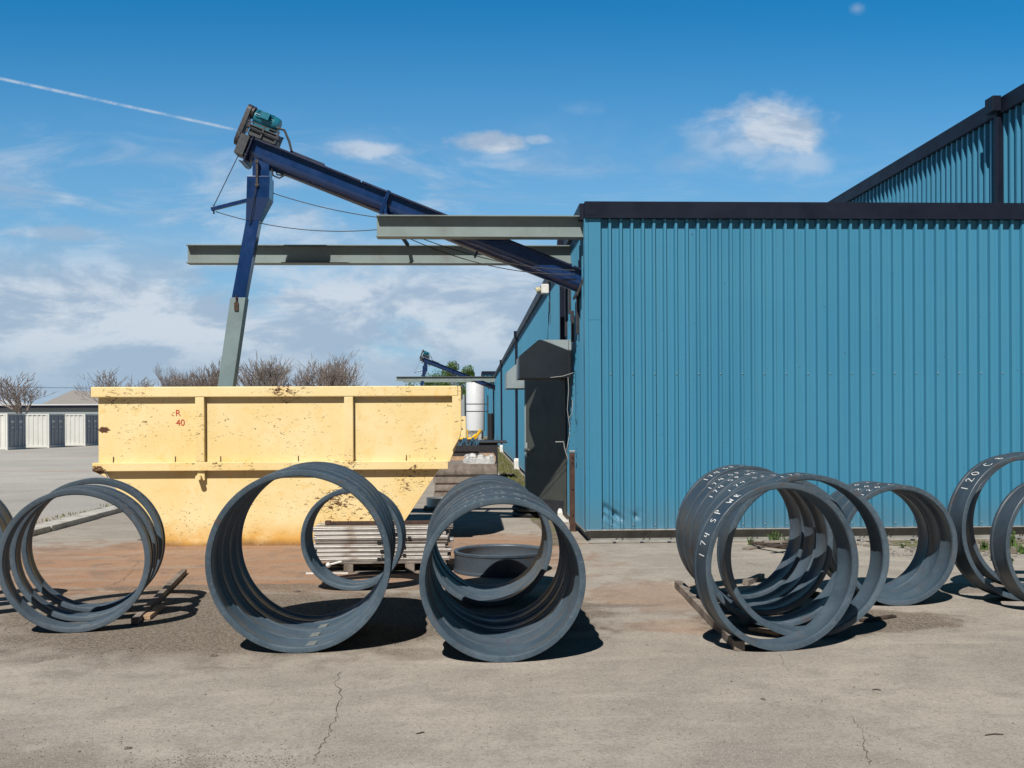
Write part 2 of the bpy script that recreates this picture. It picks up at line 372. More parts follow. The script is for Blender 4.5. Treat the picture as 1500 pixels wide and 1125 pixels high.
class MB:
    def __init__(s): s.bm = bmesh.new()
    def poly(s, pts):
        return s.bm.faces.new([s.bm.verts.new(p) for p in pts])
    def box(s, lo, hi, mat=None):
        x0, y0, z0 = lo; x1, y1, z1 = hi
        v = [Vector(p) for p in [(x0, y0, z0), (x1, y0, z0), (x1, y1, z0), (x0, y1, z0), (x0, y0, z1), (x1, y0, z1), (x1, y1, z1), (x0, y1, z1)]]
        if mat: v = [mat @ p for p in v]
        v = [s.bm.verts.new(p) for p in v]
        for f in [(0, 3, 2, 1), (4, 5, 6, 7), (0, 1, 5, 4), (1, 2, 6, 5), (2, 3, 7, 6), (3, 0, 4, 7)]:
            s.bm.faces.new([v[i] for i in f])
        return s
    def prism(s, pts, axis, a, b, mat=None):
        """2D outline extruded along an axis ('x': pts are (y,z); 'y': (x,z); 'z': (x,y))"""
        def P(p, q):
            v = {'x': (q, p[0], p[1]), 'y': (p[0], q, p[1]), 'z': (p[0], p[1], q)}[axis]
            v = Vector(v); return mat @ v if mat else v
        A = [s.bm.verts.new(P(p, a)) for p in pts]; B = [s.bm.verts.new(P(p, b)) for p in pts]
        n = len(pts)
        s.bm.faces.new(A); s.bm.faces.new(B[::-1])
        for i in range(n): s.bm.faces.new([A[i], B[i], B[(i + 1) % n], A[(i + 1) % n]])
        return s
    def loft(s, secs):
        """closed stack of 4-point sections, each (cx, cy, z, hx, hy)"""
        L = [[s.bm.verts.new((cx + sx * hx, cy + sy * hy, z)) for sx, sy in ((-1, -1), (1, -1), (1, 1), (-1, 1))] for cx, cy, z, hx, hy in secs]
        for a, b in zip(L, L[1:]):
            for i in range(4): s.bm.faces.new([a[i], a[(i + 1) % 4], b[(i + 1) % 4], b[i]])
        s.bm.faces.new(L[0][::-1]); s.bm.faces.new(L[-1])
        return s
    def tube(s, pts, r, n=6, r1=None, cap=True):
        pts = [Vector(p) for p in pts]; k = len(pts); L = []
        up = None
        for i, p in enumerate(pts):
            d = (pts[min(i + 1, k - 1)] - pts[max(i - 1, 0)]).normalized()
            if up is None:
                up = d.orthogonal().normalized()
            else:
                up = (up - d * up.dot(d)); up = up.normalized() if up.length > 1e-6 else d.orthogonal().normalized()
            q = d.cross(up); rr = r if r1 is None else r + (r1 - r) * i / max(1, k - 1)
            L.append([s.bm.verts.new(p + (up * math.cos(2 * math.pi * j / n) + q * math.sin(2 * math.pi * j / n)) * rr) for j in range(n)])
        for a, b in zip(L, L[1:]):
            for j in range(n): s.bm.faces.new([a[j], a[(j + 1) % n], b[(j + 1) % n], b[j]])
        if cap and n > 2:
            s.bm.faces.new(L[0][::-1]); s.bm.faces.new(L[-1])
        return s
    def lathe(s, prof, n=96, mat=None, closed=True):
        """profile of (radius, axial) turned about local Y axis"""
        L = []
        for j in range(n):
            a = 2 * math.pi * j / n
            row = []
            for r, y in prof:
                v = Vector((r * math.cos(a), y, r * math.sin(a)))
                if mat: v = mat @ v
                row.append(s.bm.verts.new(v))
            L.append(row)
        k = len(prof)
        for j in range(n):
            a, b = L[j], L[(j + 1) % n]
            for i in range(k if closed else k - 1):
                i2 = (i + 1) % k
                s.bm.faces.new([a[i], a[i2], b[i2], b[i]])
        return s
    def build(s, name, mat, parent=None, smooth=None, bevel=0, mesh_only=False, org=None):
        bmesh.ops.recalc_face_normals(s.bm, faces=s.bm.faces)
        if org is None: org = Vector((0, 0, 0))
        if parent is not None and org.length == 0:
            p = parent
            while p is not None: org = org + Vector(p.location); p = p.parent
        if org.length: bmesh.ops.translate(s.bm, verts=s.bm.verts, vec=-org)
        me = bpy.data.meshes.new(name); s.bm.to_mesh(me); s.bm.free()
        me.materials.append(mat)
        if smooth:
            me.polygons.foreach_set('use_smooth', [True] * len(me.polygons))
            try: me.set_sharp_from_angle(angle=R(smooth))
            except Exception: pass
        o = bpy.data.objects.new(name, me); COL.objects.link(o)
        if parent is not None: o.parent = parent
        if bevel:
            bv = o.modifiers.new('bevel', 'BEVEL'); bv.width = bevel; bv.segments = 2; bv.limit_method = 'ANGLE'; bv.angle_limit = R(40)
        return o
def top(mb, name, mat, org, label, cat, group=None, **kw):
    """a thing that is one mesh, with its origin at its base"""
    org = Vector(org)
    o = mb.build(name, mat, None, org=org, **kw); o.location = org
    return tag(o, label, cat, group)
def lmb(parent=None): return MB()

# ------------------------------------------------------------ ground
def sheet(name, x0, y0, x1, y1, z, mat):
    o = MB(); o.poly([(x0, y0, z), (x1, y0, z), (x1, y1, z), (x0, y1, z)]); o = o.build(name, mat); tag(o, kind='structure'); return o
sheet('ground', -700, -60, 700, 1500, 0, M['gravel'])
sheet('concrete_yard', -6.2, -20, 20, 60, .004, M['yard'])
sheet('grass_verge', .82, 18.2, 1.47, 88, .012, M['dirt'])
def ragged(name, pts, z, mat, n=10, amp=.06):
    q = MB(); P = []
    for (x0, y0), (x1, y1) in zip(pts, pts[1:] + pts[:1]):
        for i in range(n): P.append((x0 + (x1 - x0) * i / n + random.uniform(-amp, amp), y0 + (y1 - y0) * i / n + random.uniform(-amp, amp), z))
    q.poly(P); tag(q.build(name, mat), kind='structure')
ragged('dirt_strip', [(5.3, 12.9), (6.3, 12.0), (11, 11.6), (11, 13.25), (5.2, 13.25)], .009, M['dirt'])
ragged('gravel_strip', [(1.02, 13.2), (1.36, 13.1), (1.40, 18.2), (.93, 18.2)], .008, M['dirt'], 10, .05)
cb = MB()
y = 4.0
while y < 46:
    L = random.uniform(1.8, 2.6)
    cb.box((-6.52 + random.uniform(-.015, .015), y, -.02), (-6.2 + random.uniform(-.015, .015), y + L - .02, .085 + random.uniform(-.008, .008))); y += L
tag(cb.build('kerb', M['curb'], bevel=.015), kind='structure')

def ribbon(mb, pts, w0, w1, z):
    P = [Vector((p[0], p[1], z)) for p in pts]; L = []
    for i, p in enumerate(P):
        d = (P[min(i + 1, len(P) - 1)] - P[max(i - 1, 0)]).normalized(); q = Vector((-d.y, d.x, 0))
        ww = random.uniform(w0, w1)
        L.append((mb.bm.verts.new(p - q * ww), mb.bm.verts.new(p + q * ww)))
    for a, b in zip(L, L[1:]): mb.bm.faces.new([a[0], b[0], b[1], a[1]])
def crack(pixels, w0=.001, w1=.006, n=9):
    w0 *= .5; w1 *= .62
    mb = MB(); P = [gnd(*p) for p in pixels]; pts = []
    for a, b in zip(P, P[1:]):
        for k in range(n):
            q = a.lerp(b, k / n); s = (b - a).length / n * .38
            pts.append((q.x + random.uniform(-s, s), q.y + random.uniform(-s, s) * .5))
    ribbon(mb, pts, w0, w1, .0075)
    tag(mb.build('pavement_crack', M['crack']), kind='structure')
crack([(497, 985), (494, 1035), (486, 1070), (470, 1095), (458, 1125)], .0015, .005)
crack([(1246, 1050), (1264, 1075), (1268, 1100), (1277, 1125)], .001, .004)
crack([(1142, 960), (1148, 975), (1158, 985)], .0005, .002)
crack([(205, 822), (190, 840), (178, 852), (150, 862)], .002, .006)
crack([(0, 925), (60, 905)], .003, .005, 4)
crack([(872, 817), (1000, 818)], .002, .004, 5)
crack([(1075, 815), (1100, 826), (1135, 833)], .001, .004)
crack([(860, 832), (960, 835)], .001, .002, 4)

for (a, b) in (((1040, 928), (1052, 927)), ((1443, 1079), (1470, 1078)), ((1278, 1012), (1290, 1013)), ((610, 1077), (622, 1075))):
    pa_, pb_ = gnd(*a), gnd(*b); q = MB().tube([pa_ + Vector((0, 0, .008)), pa_.lerp(pb_, .5) + Vector((.01, .01, .01)), pb_ + Vector((0, 0, .008))], .003, 5)
    top(q, 'twig', M['rust'], pa_, {1040: 'short dark twig on the concrete below the timber of the right ring pile', 1443: 'thin dark twig in the lower right corner of the concrete', 1278: 'small twig on the open concrete below the right ring pile', 610: 'small dark twig on the concrete below the centre rings'}[a[0]], 'twig', 'twigs on the concrete')
# loose grit and stones: nobody could count them
def stone(mb, x, y, z, r):
    bm = mb.bm; vs = []; r *= .75 if z < .005 else 1
    a0 = random.uniform(0, 6.28)
    for dz_, rr, k in ((0, 1, 5), (.55, .8, 5)):
        vs.append([bm.verts.new((x + r * rr * random.uniform(.7, 1.2) * math.cos(a0 + 2 * math.pi * i / k), y + r * rr * random.uniform(.7, 1.2) * math.sin(a0 + 2 * math.pi * i / k), z + r * dz_)) for i in range(k)])
    t = bm.verts.new((x, y, z + r * .8))
    for i in range(5):
        bm.faces.new([vs[0][i], vs[0][(i + 1) % 5], vs[1][(i + 1) % 5], vs[1][i]]); bm.faces.new([vs[1][i], vs[1][(i + 1) % 5], t])
st = MB(); sd = MB()
for i in range(7000):
    yy = 3.0 + 7.5 * random.random() ** 1.3; xx = random.uniform(-.56, .52) * yy * 1.02
    stone(st if random.random() < .6 else sd, xx, yy, .004, random.choice([.0025, .003, .004, .005]) * random.uniform(.7, 1.5))
for cx, cy, sx, sy, n in [(-1.15, 4.98, .28, .07, 420), (-1.75, 5.0, .5, .2, 150), (-2.4, 4.9, .6, .3, 90), (3.3, 8.15, .4, .18, 420), (-1.9, 8.1, 1.6, .5, 1500), (.2, 8.4, .6, .5, 320), (4.9, 9.5, .5, .2, 260), (1.2, 13.2, .12, 2.6, 260)]:
    for i in range(n):
        stone(sd if random.random() < .5 else st, random.gauss(cx, sx), random.gauss(cy, sy), .004, random.uniform(.002, .0075))
for i in range(60): stone(sd if i % 2 else st, random.uniform(-3, 3), random.uniform(4, 7.5), .004, random.uniform(.006, .012))
tag(st.build('gravel', M['rock']), kind='stuff'); tag(sd.build('dark_gravel', M['rock_dark']), kind='stuff')

# ------------------------------------------------------------ blue warehouse
WX, WY = 1.545, 13.45
def rib_profile(length, pitch=.146, depth=.052, start=0.0):
    out = []; s = start
    while s < length - pitch:
        out += [(s, 0), (s + pitch * .30, 0), (s + pitch * .315, .003), (s + pitch * .365, .003), (s + pitch * .38, 0), (s + pitch * .64, 0), (s + pitch * .72, depth), (s + pitch * .93, depth), (s + pitch * .965, 0)]
        s += pitch
    out.append((length, 0)); return out
def ribbed(mb, origin, along, out, prof, zs, dent=None):
    rows = []
    for s, d in prof:
        row = []
        for z in zs:
            e = dent(s, z) if dent else 0
            p = Vector(origin) + Vector(along) * s + Vector(out) * (d - e); row.append(mb.bm.verts.new((p.x, p.y, z)))
        rows.append(row)
    for a, b in zip(rows, rows[1:]):
        for i in range(len(zs) - 1): mb.bm.faces.new([a[i], b[i], b[i + 1], a[i + 1]])
wh = empty('warehouse', (WX, WY, 0), 0, 'long low blue ribbed metal warehouse with dark roof trim filling the right side', 'building')
def dent(s, z):
    e = 0
    for ds, dz_, r, k in [(.02, .42, .10, .030), (.17, .34, .10, .038), (.46, .36, .06, .025), (.02, .25, .08, -.02)]:
        q = ((s - ds) / r) ** 2 + ((z - dz_) / (r * .9)) ** 2
        e += k * math.exp(-q) * (1 + .5 * math.sin(40 * z + 30 * s))
    return e
fw = MB(); pf = rib_profile(10.6)
near = [p for p in pf if p[0] <= .88]; far = [p for p in pf if p[0] >= .875]
fine = []
for a, b in zip(near, near[1:]):
    k = max(1, int((b[0] - a[0]) / .012)); fine += [(a[0] + (b[0] - a[0]) * i / k, a[1] + (b[1] - a[1]) * i / k) for i in range(k)]
fine.append(near[-1])
zz = [.18 + .02 * i for i in range(24)] + [4.30]
ribbed(fw, (WX + .17, WY, 0), (1, 0, 0), (0, -1, 0), fine, zz, dent)
ribbed(fw, (WX + .17, WY, 0), (1, 0, 0), (0, -1, 0), far if far[0][0] == near[-1][0] else [near[-1]] + far, [.18, 4.30])
fw.build('wall', M['wall'], wh)
sw = MB(); ribbed(sw, (WX, 88, 0), (0, -1, 0), (-1, 0, 0), rib_profile(88 - WY - .12), [.16, 4.25]); sw.build('wall', M['wall'], wh)
tr = MB(); tr.box((WX - .048, WY - .056, .16), (WX + .005, WY + .12, 4.27)); tr.box((WX + .006, WY - .056, .16), (WX + .168, WY + .03, 2.95)); tr.box((WX + .006, WY - .059, 2.93), (WX + .168, WY + .03, 4.27))
tr.build('corner_trim', M['wall'], wh, bevel=.004)
fa = MB(); fa.box((WX - .045, WY - .10, 4.262), (12.4, WY + .03, 4.48)); fa.box((WX - .10, WY + .031, 4.262), (WX + .02, 16.0, 4.48)); fa.box((WX - .10, 16.001, 4.18), (WX + .02, 88, 4.37))
fa.box((WX - .045, WY - .104, 4.30), (WX + .12, WY - .1005, 4.345)); fa.build('fascia', M['fascia'], wh, bevel=.004)
rf = MB(); rf.box((WX + .03, WY + .04, 4.15), (8.4, 87.9, 4.25)); rf.box((8.41, WY + .04, 4.15), (12.3, 14.4, 4.25)); rf.build('roof', M['roofing'], wh)
fd = MB(); fd.box((WX + .03, WY + .02, 0), (12.2, WY + .2, .20)); fd.box((WX + .03, WY + .21, 0), (WX + .3, 88, .20)); fd.build('foundation', M['concrete_f'], wh)
ft = MB(); ft.box((WX - .04, WY - .072, .164), (12.3, WY + .019, .176)); ft.box((WX - .05, WY + .05, .135), (WX + .03, 88, .155)); ft.build('base_flashing', M['galv'], wh)
bk = MB(); bk.box((8.0, 87.8, .1), (8.1, 87.9, 4.2)); bk.box((WX + .05, 87.92, .1), (8.3, 88, 4.2)); bk.build('rear_wall', M['wall'], wh)
sc = None; s = WX + .17 + .146 * .82
while s < 12:
    for z in (2.22, .235):
        if sc is None:
            q = MB(); q.tube([(0, 0, 0), (0, -.007, 0), (0, -.014, 0)], .009, 6, .005); sc = q.build('fastener', M['galv'], wh, org=Vector((0, 0, 1e-9))); o = sc
        else:
            o = sc.copy(); COL.objects.link(o); o.parent = wh
        o.location = (s - WX, -.0535, z)
    s += .292
# rail along the wall foot
rl = empty('foot_rail', (WX, WY - .15, 0), 0, 'low pale steel angle rail on dark brackets along the foot of the blue wall', 'rail')
r_ = MB(); r_.box((WX - .02, WY - .16, .028), (8.9, WY - .13, .046)); r_.build('rail', M['galv'], rl)
k = WX + .3
while k < 8.8:
    b_ = MB(); b_.box((k, WY - .158, .003), (k + .04, WY - .11, .027)); b_.tube([(k + .02, WY - .12, .03), (k + .14, WY - .03, .12)], .006, 5); b_.build('bracket', M['iron'], rl); k += .36

# tall block behind
TX, TZ = 8.5, 6.68
tb = empty('tall_building', (TX, 14.5, 0), 0, 'taller blue ribbed metal building rising behind the low roof at the right edge', 'building')
q = MB(); ribbed(q, (TX, 50, 0), (0, -1, 0), (-1, 0, 0), rib_profile(50 - 14.5, .194, .06), [4.0, TZ - .12]); q.build('wall', M['wall'], tb)
q = MB(); ribbed(q, (TX + .01, 14.5, 0), (1, 0, 0), (0, -1, 0), rib_profile(11.4, .194, .06), [3.9, TZ - .12]); q.build('wall', M['wall'], tb)
q = MB(); q.box((TX - .12, 14.3, TZ - .25), (TX + .02, 50, TZ)); q.box((TX + .021, 14.3, TZ - .25), (20, 14.44, TZ)); q.build('fascia', M['fascia'], tb, bevel=.005)
q = MB(); q.box((TX + .03, 14.6, TZ - .2), (20, 50, TZ - .1)); q.build('roof', M['roofing'], tb)
q = MB(); q.box((TX - .16, 15.89, 4.2), (TX - .05, 16.01, TZ - .2)); q.box((TX - .26, 15.82, TZ - .22), (TX - .125, 16.08, TZ + .02)); q.build('downspout', M['fascia'], tb, bevel=.008)
q = MB(); q.tube([(TX - .105, 15.95, 4.15), (TX - .105, 15.95, 4.32)], .05, 10); q.build('pipe_collar', M['galv'], tb, 40)

# downspouts on the side wall
for yy, zt in ((16.15, 4.3), (32.6, 4.25), (48.8, 4.25), (66, 4.25)):
    q = MB(); q.box((WX - .135, yy - .055, .18 if yy < 20 else .30), (WX - .034, yy + .055, zt - .02)); q.box((WX - .17, yy - .09, zt - .02), (WX - .081, yy + .09, zt + .16))
    d = q.build('downspout', M['fascia'], wh, bevel=.008)
    q = MB(); hb = .6 if yy < 20 else 1; q.loft([(WX - .09, yy, .0, .09, .09), (WX - .09, yy, .26 * hb, .10, .10), (WX - .09, yy, .36 * hb, .08, .08)]); q.build('boot', M['white'], d, bevel=.01)
    if yy < 20:
        q = MB(); q.box((WX - .145, yy - .065, 4.02), (WX - .03, yy + .065, 4.18)); q.build('connector', M['white'], d, bevel=.008)

# awnings over the two doors
def awning(y0, y1):
    p = [(WX - .056, 2.24), (WX - .83, 2.24), (WX - .83, 2.56), (WX - .545, 2.80), (WX - .056, 2.80)]
    q = MB()
    t_ = .02
    # shell: end plates, front, slope, top
    q.prism(p, 'y', y0, y0 + t_); q.prism(p, 'y', y1 - t_, y1)
    for (a, b) in ((1, 2), (2, 3), (3, 4)):
        (xa, za), (xb, zb) = p[a], p[b]
        n = Vector((zb - za, 0, -(xb - xa))).normalized() * -.018
        q.prism([(xa, za), (xb, zb), (xb - n.x, zb - n.z), (xa - n.x, za - n.z)], 'y', y0 + t_ + .001, y1 - t_ - .001)
    return q.build('awning', M['awning'], wh, bevel=.003)
awning(15.1, 16.09); awning(20.45, 21.5)
# doors: the first stands open, hinged at its far side
dr = empty('door', (0, 0, 0)); dr.parent = wh
hx, hy = WX - .05, 16.0; fx, fy = .895, 16.83
dv = Vector((fx - hx, fy - hy, 0)); dl = dv.length; ang = math.atan2(dv.y, dv.x)
dr.location = (hx - WX, hy - WY, 0); dr.rotation_euler = (0, 0, ang)
def lb(parent, name, mat, boxes, bevel=0, tubes=(), n=10):
    q = MB()
    for lo, hi in boxes: q.box(lo, hi)
    for pts, r in tubes: q.tube(pts, r, n)
    return q.build(name, mat, parent, org=Vector((0, 0, 1e-9)), bevel=bevel, smooth=40 if tubes else None)
lb(dr, 'door_panel', M['door'], [((0, -.025, .12), (dl - .035, .02, 2.36))], .004)
lb(dr, 'door_edge', M['awning'], [((dl - .034, -.028, .12), (dl, .023, 2.36))], .003)
lb(dr, 'handle', M['galv'], [((dl - .075, .024, 1.0), (dl - .045, .032, 1.24))], .003, [(((dl - .11, .02, 1.12), (dl - .11, .07, 1.12)), .014), (((dl - .11, .07, 1.12), (dl - .11, .105, 1.12)), .032)])
lb(dr, 'hinge', M['galv'], [((0, -.04, .35), (.05, -.026, .45))]); lb(dr, 'hinge', M['galv'], [((0, -.04, 1.2), (.05, -.026, 1.3))]); lb(dr, 'hinge', M['galv'], [((0, -.04, 2.05), (.05, -.026, 2.15))])
lb(dr, 'kick_plate', M['iron'], [((.05, .0205, .14), (dl - .08, .0235, .34))])
q = MB(); q.box((WX - .04, 14.75, .15), (WX - .034, 15.6, 2.22)); q.build('doorway_dark', M['black'], wh)  # flat black panel stands in for the shaded inside of the open door
q = MB(); q.box((WX - .05, 19.8, .15), (WX - .032, 20.7, 2.22)); d = q.build('door', M['door'], wh, bevel=.004)
# jumble of conduit and seam plates near the corner
q = MB()
for z0, z1, yy in ((2.75, 3.2, 14.8), (3.2, 3.6, 15.2), (2.9, 3.9, 15.75), (2.8, 3.35, 14.05)):
    q = MB(); q.box((WX - .085, yy, z0), (WX - .043, yy + .1, z1)); q.build('junction_plate', M['iron'], wh, bevel=.004)
lf = empty('security_light', (WX - .05, 19.2, 3.95), 0, 'small white box security light near the roof edge of the side wall', 'light')
q = MB(); q.box((WX - .22, 19.1, 3.98), (WX - .08, 19.3, 4.15)); q.tube([(WX - .08, 19.2, 4.06), (WX - .03, 19.2, 4.06)], .03); q.build('housing', M['white'], lf, bevel=.008)
q = MB(); q.tube([(WX - .23, 19.2, 4.06), (WX - .31, 19.2, 4.03)], .05, 12, .07); q.build('lamp', M['lens'], lf, 50)
q = MB(); q.tube([(WX - .06, 19.2, 3.97), (WX - .045, 19.2, 3.4)], .009, 5); q.build('cable', M['cable'], lf)
ps = empty('steel_post', (WX - .09, 14.75, 0), 0, 'short rusty bolted steel channel post beside the warehouse corner', 'post')
q = MB(); q.box((WX - .125, 14.72, 0), (WX - .045, 14.73, 1.14)); q.box((WX - .125, 14.731, 0), (WX - .117, 14.79, 1.14)); q.box((WX - .053, 14.731, 0), (WX - .045, 14.79, 1.14)); q.build('channel', M['rust'], ps)
for z in (.25, .62, 1.0, 1.08):
    q = MB(); q.tube([(WX - .085, 14.719, z), (WX - .085, 14.706, z)], .013, 6); q.build('bolt', M['iron'], ps)
q = MB(); q.tube([(WX - .15, 14.74, 1.05), (WX - .20, 14.74, 1.22), (WX - .21, 14.74, 1.30), (WX - .33, 14.74, 1.30)], .008, 6); q.tube([(WX - .13, 14.74, 1.16), (WX - .03, 14.74, 1.16)], .015, 6); q.build('latch_lever', M['galv'], ps)
for i, pts in enumerate([[(832, 553), (833, 570), (831, 600), (835, 630), (830, 660)], [(840, 546), (824, 551), (806, 553)], [(833, 498), (833, 570), (838, 590), (834, 640)], [(839, 586), (838, 605), (834, 612)]]):
    q = MB(); P = [at(a, b, 14.25) for a, b in pts]
    lab = ['thin white wire hanging crooked beside the open door frame', 'white cable stretched under the near awning edge', 'dark conduit wire dropping down the wall by the warehouse corner', 'short curled white wire end hanging at the warehouse corner'][i]
    top(q.tube(P, .0035, 5), 'wire', M['cable' if i == 2 else 'cable_white'], P[0], lab, 'wire')

# far taller annex
an = empty('annex', (1.07, 90, 0), 0, 'small taller blue block with dark cap at the far end of the warehouse', 'building')
q = MB(); ribbed(q, (1.07, 90, 0), (1, 0, 0), (0, -1, 0), rib_profile(6, .3, .05), [0, 5.5]); ribbed(q, (1.07, 96, 0), (0, -1, 0), (-1, 0, 0), rib_profile(6, .3, .05), [0, 5.5]); q.build('wall', M['wall'], an)
q = MB(); q.box((.95, 89.85, 5.5), (7.2, 96, 5.75)); q.build('roof_cap', M['fascia'], an)

# ------------------------------------------------------------ steel beams
def beam(xl, yc, zt, dep, label, grp, right=WX - .04):
    fwid, ft_ = .108, .014
    org = Vector((right, yc, zt - dep))
    q = MB()
    q.box((xl, yc - .006, zt - dep + ft_), (right, yc + .006, zt - ft_))
    w_ = q
    w_.box((xl, yc - fwid, zt - ft_ + .0005), (right, yc + fwid, zt)); w_.box((xl, yc - fwid, zt - dep), (right, yc + fwid, zt - dep + ft_ - .0005))
    return top(w_, 'steel_beam', M['beam'], org, label, 'beam', grp, bevel=.002)
b1 = beam(-1.235, 13.62, 4.325, .285, 'short grey steel beam projecting from the warehouse corner in front of the conveyor', 'beams projecting from the warehouse')
b2 = beam(-4.14, 15.2, 4.198, .27, 'long grey steel beam projecting behind the chute with shadows across its web', 'beams projecting from the warehouse')

# ------------------------------------------------------------ screw conveyor with discharge chute
AY = 13.93
H = Vector((-2.92, AY, 5.252)); E = Vector((1.54, AY, 3.479))
au = (E - H).normalized(); av = Vector((-au.z, 0, au.x)); aw = Vector((0, 1, 0)); AL = (E - H).length
def Q(u, v, w_): return H + au * u + av * v + aw * w_
AM = Matrix.Translation(H) @ Matrix(((au.x, aw.x, av.x, 0), (au.y, aw.y, av.y, 0), (au.z, aw.z, av.z, 0), (0, 0, 0, 1)))   # local (u, w, v)
cv = empty('screw_conveyor', (-1.13, AY, 4.33), 0, 'inclined navy blue screw conveyor with a chute dropping into the yellow skip', 'conveyor', 'screw conveyors along the warehouse')
def trough(r=.145, side=.118, fl=.05, t_=.010, n=20):
    pr = [(-r - fl, side + t_), (-r - fl, side), (-r, side)]
    pr += [(-r * math.cos(math.pi * i / n), -r * math.sin(math.pi * i / n)) for i in range(0, n + 1)]
    pr += [(r, side), (r + fl, side), (r + fl, side + t_)]
    return pr
q = MB(); q.prism(trough(), 'x', 0, AL, AM); q.build('trough', M['navy'], cv, 30)
q = MB()
k = 0.02
while k < AL - .1:
    L = min(1.5, AL - k - .02)
    q.box((k, -.205, .1295), (k + L, .205, .137), AM); q.box((k, -.212, .124), (k + L, -.2055, .148), AM); q.box((k, .2055, .124), (k + L, .212, .148), AM); k += L + .02
q.build('trough_cover', M['navy_dark'], cv, bevel=.002)
q = MB(); q.box((-.02, -.22, -.20), (-.002, .22, .17), AM); q.box((-.07, -.22, -.215), (-.021, .22, -.201), AM); q.build('end_plate', M['navy_dark'], cv, bevel=.003)
q = MB(); q.box((AL - .05, -.24, -.22), (AL - .02, .24, .24), AM); q.build('wall_collar', M['iron'], cv, bevel=.003)
q = MB(); jx = 1.92; q.box((jx - .022, -.22, -.17), (jx - .002, .22, .16), AM); q.box((jx + .002, -.22, -.17), (jx + .022, .22, .16), AM); q.build('flange', M['navy'], cv, bevel=.003)
q = MB(); q.box((.50, -.17, .138), (.98, .17, .18), AM); q.build('inspection_hatch', M['navy_dark'], cv, bevel=.006)
q = MB()
for w0 in (-.19, .19):
    q.box((-1.155, AY + w0 - .02, 4.33), (-1.11, AY + w0 + .02, 4.60))
q.box((-1.19, 13.55, 4.3265), (-1.08, AY + .25, 4.345)); q.build('saddle_support', M['navy'], cv, bevel=.003)
q = MB(); q.tube([Vector((-1.12, AY + .1, 4.40)), Vector((-.92, 15.12, 4.205))], .03, 6); q.build('brace', M['navy_dark'], cv); q = MB(); q.tube([Q(3.3, -.14, -.1), Q(3.3, -.24, -.1)], .014, 6); q.build('drain_stub', M['navy_dark'], cv)
# drive: motor, base frame, gearbox, belt guard
dv_ = MB()
dv_.box((-.17, -.14, .30), (.27, .14, .315), AM); dv_.box((-.17, -.145, .34), (.28, -.13, .352), AM); dv_.box((-.17, .13, .34), (.28, .145, .352), AM)
for u0 in (-.15, .05, .25):
    dv_.box((u0, -.143, .18), (u0 + .022, -.125, .35), AM); dv_.box((u0, .125, .18), (u0 + .022, .143, .35), AM)
dv_.box((-.12, -.12, .175), (.27, .12, .298), AM); dv_.tube([Q(-.17, .27, -.15), Q(.30, .25, -.15)], .012, 6); dv_.tube([Q(.27, .31, -.13), Q(.34, .14, -.13)], .012, 6)
dv_.build('motor_frame', M['frame'], cv)
q = MB()
q.tube([Q(-.14, .445, 0), Q(.13, .445, 0)], .098, 20)
for i in range(14):
    a = math.pi * (i - 2) / 11; q.box((-.12, -.006, .095), (.11, .006, .113), AM @ Matrix.Translation((0, 0, .445)) @ Matrix.Rotation(a - math.pi / 2, 4, 'X'))
q.tube([Q(.131, .445, 0), Q(.19, .445, 0), Q(.205, .445, 0)], .108, 20, .085); q.box((-.1, -.09, .316), (.12, .09, .36), AM); q.box((-.05, -.15, .44), (.07, -.09, .53), AM)
q.build('motor', M['motor'], cv, 35)
q = MB(); n = 12; pr = [(.08 * math.cos(math.pi * i / n), .50 + .08 * math.sin(math.pi * i / n)) for i in range(n + 1)] + [(-.10 * math.cos(math.pi * i / n), .10 - .10 * math.sin(math.pi * i / n)) for i in range(n + 1)]
q.prism(pr, 'x', -.27, -.21, AM); q.tube([Q(-.2, .5, 0), Q(-.12, .5, 0)], .05, 12); q.tube([Q(-.195, .49, 0), Q(-.165, .49, 0)], .085, 14); q.build('belt_guard', M['iron'], cv, 40)
q = MB(); q.box((-.20, -.13, -.12), (-.075, .13, .16), AM); q.tube([Q(-.07, .02, 0), Q(-.02, .02, 0)], .08, 14)
for w0, v0 in ((-.1, .13), (-.1, -.09), (.1, .13), (.1, -.09)): q.tube([Q(-.075, v0, w0), Q(-.02, v0, w0)], .012, 6)
q.tube([Q(-.21, -.02, 0), Q(-.2, -.02, 0)], .1, 14); q.tube([Q(-.205, .10, -.1), Q(-.24, .16, -.1)], .025, 8); q.build('gearbox', M['frame'], cv, 40, bevel=.008)
q = MB(); q.tube([Q(.20, .40, -.1), Q(.32, .40, -.14), Q(.44, .28, -.16), Q(.52, .17, -.18)], .016, 8); q.build('cable', M['cable'], cv); q = MB(); q.tube([at(398, 246, 13.75), at(400, 257, 13.75), at(409, 261, 13.75), at(418, 256, 13.75), at(419, 250, 13.8)], .012, 6); q.build('cable', M['cable'], cv); q = MB(); q.tube([at(403, 246, 13.8), at(406, 256, 13.8), at(416, 257, 13.8)], .010, 6); q.build('cable', M['cable'], cv)
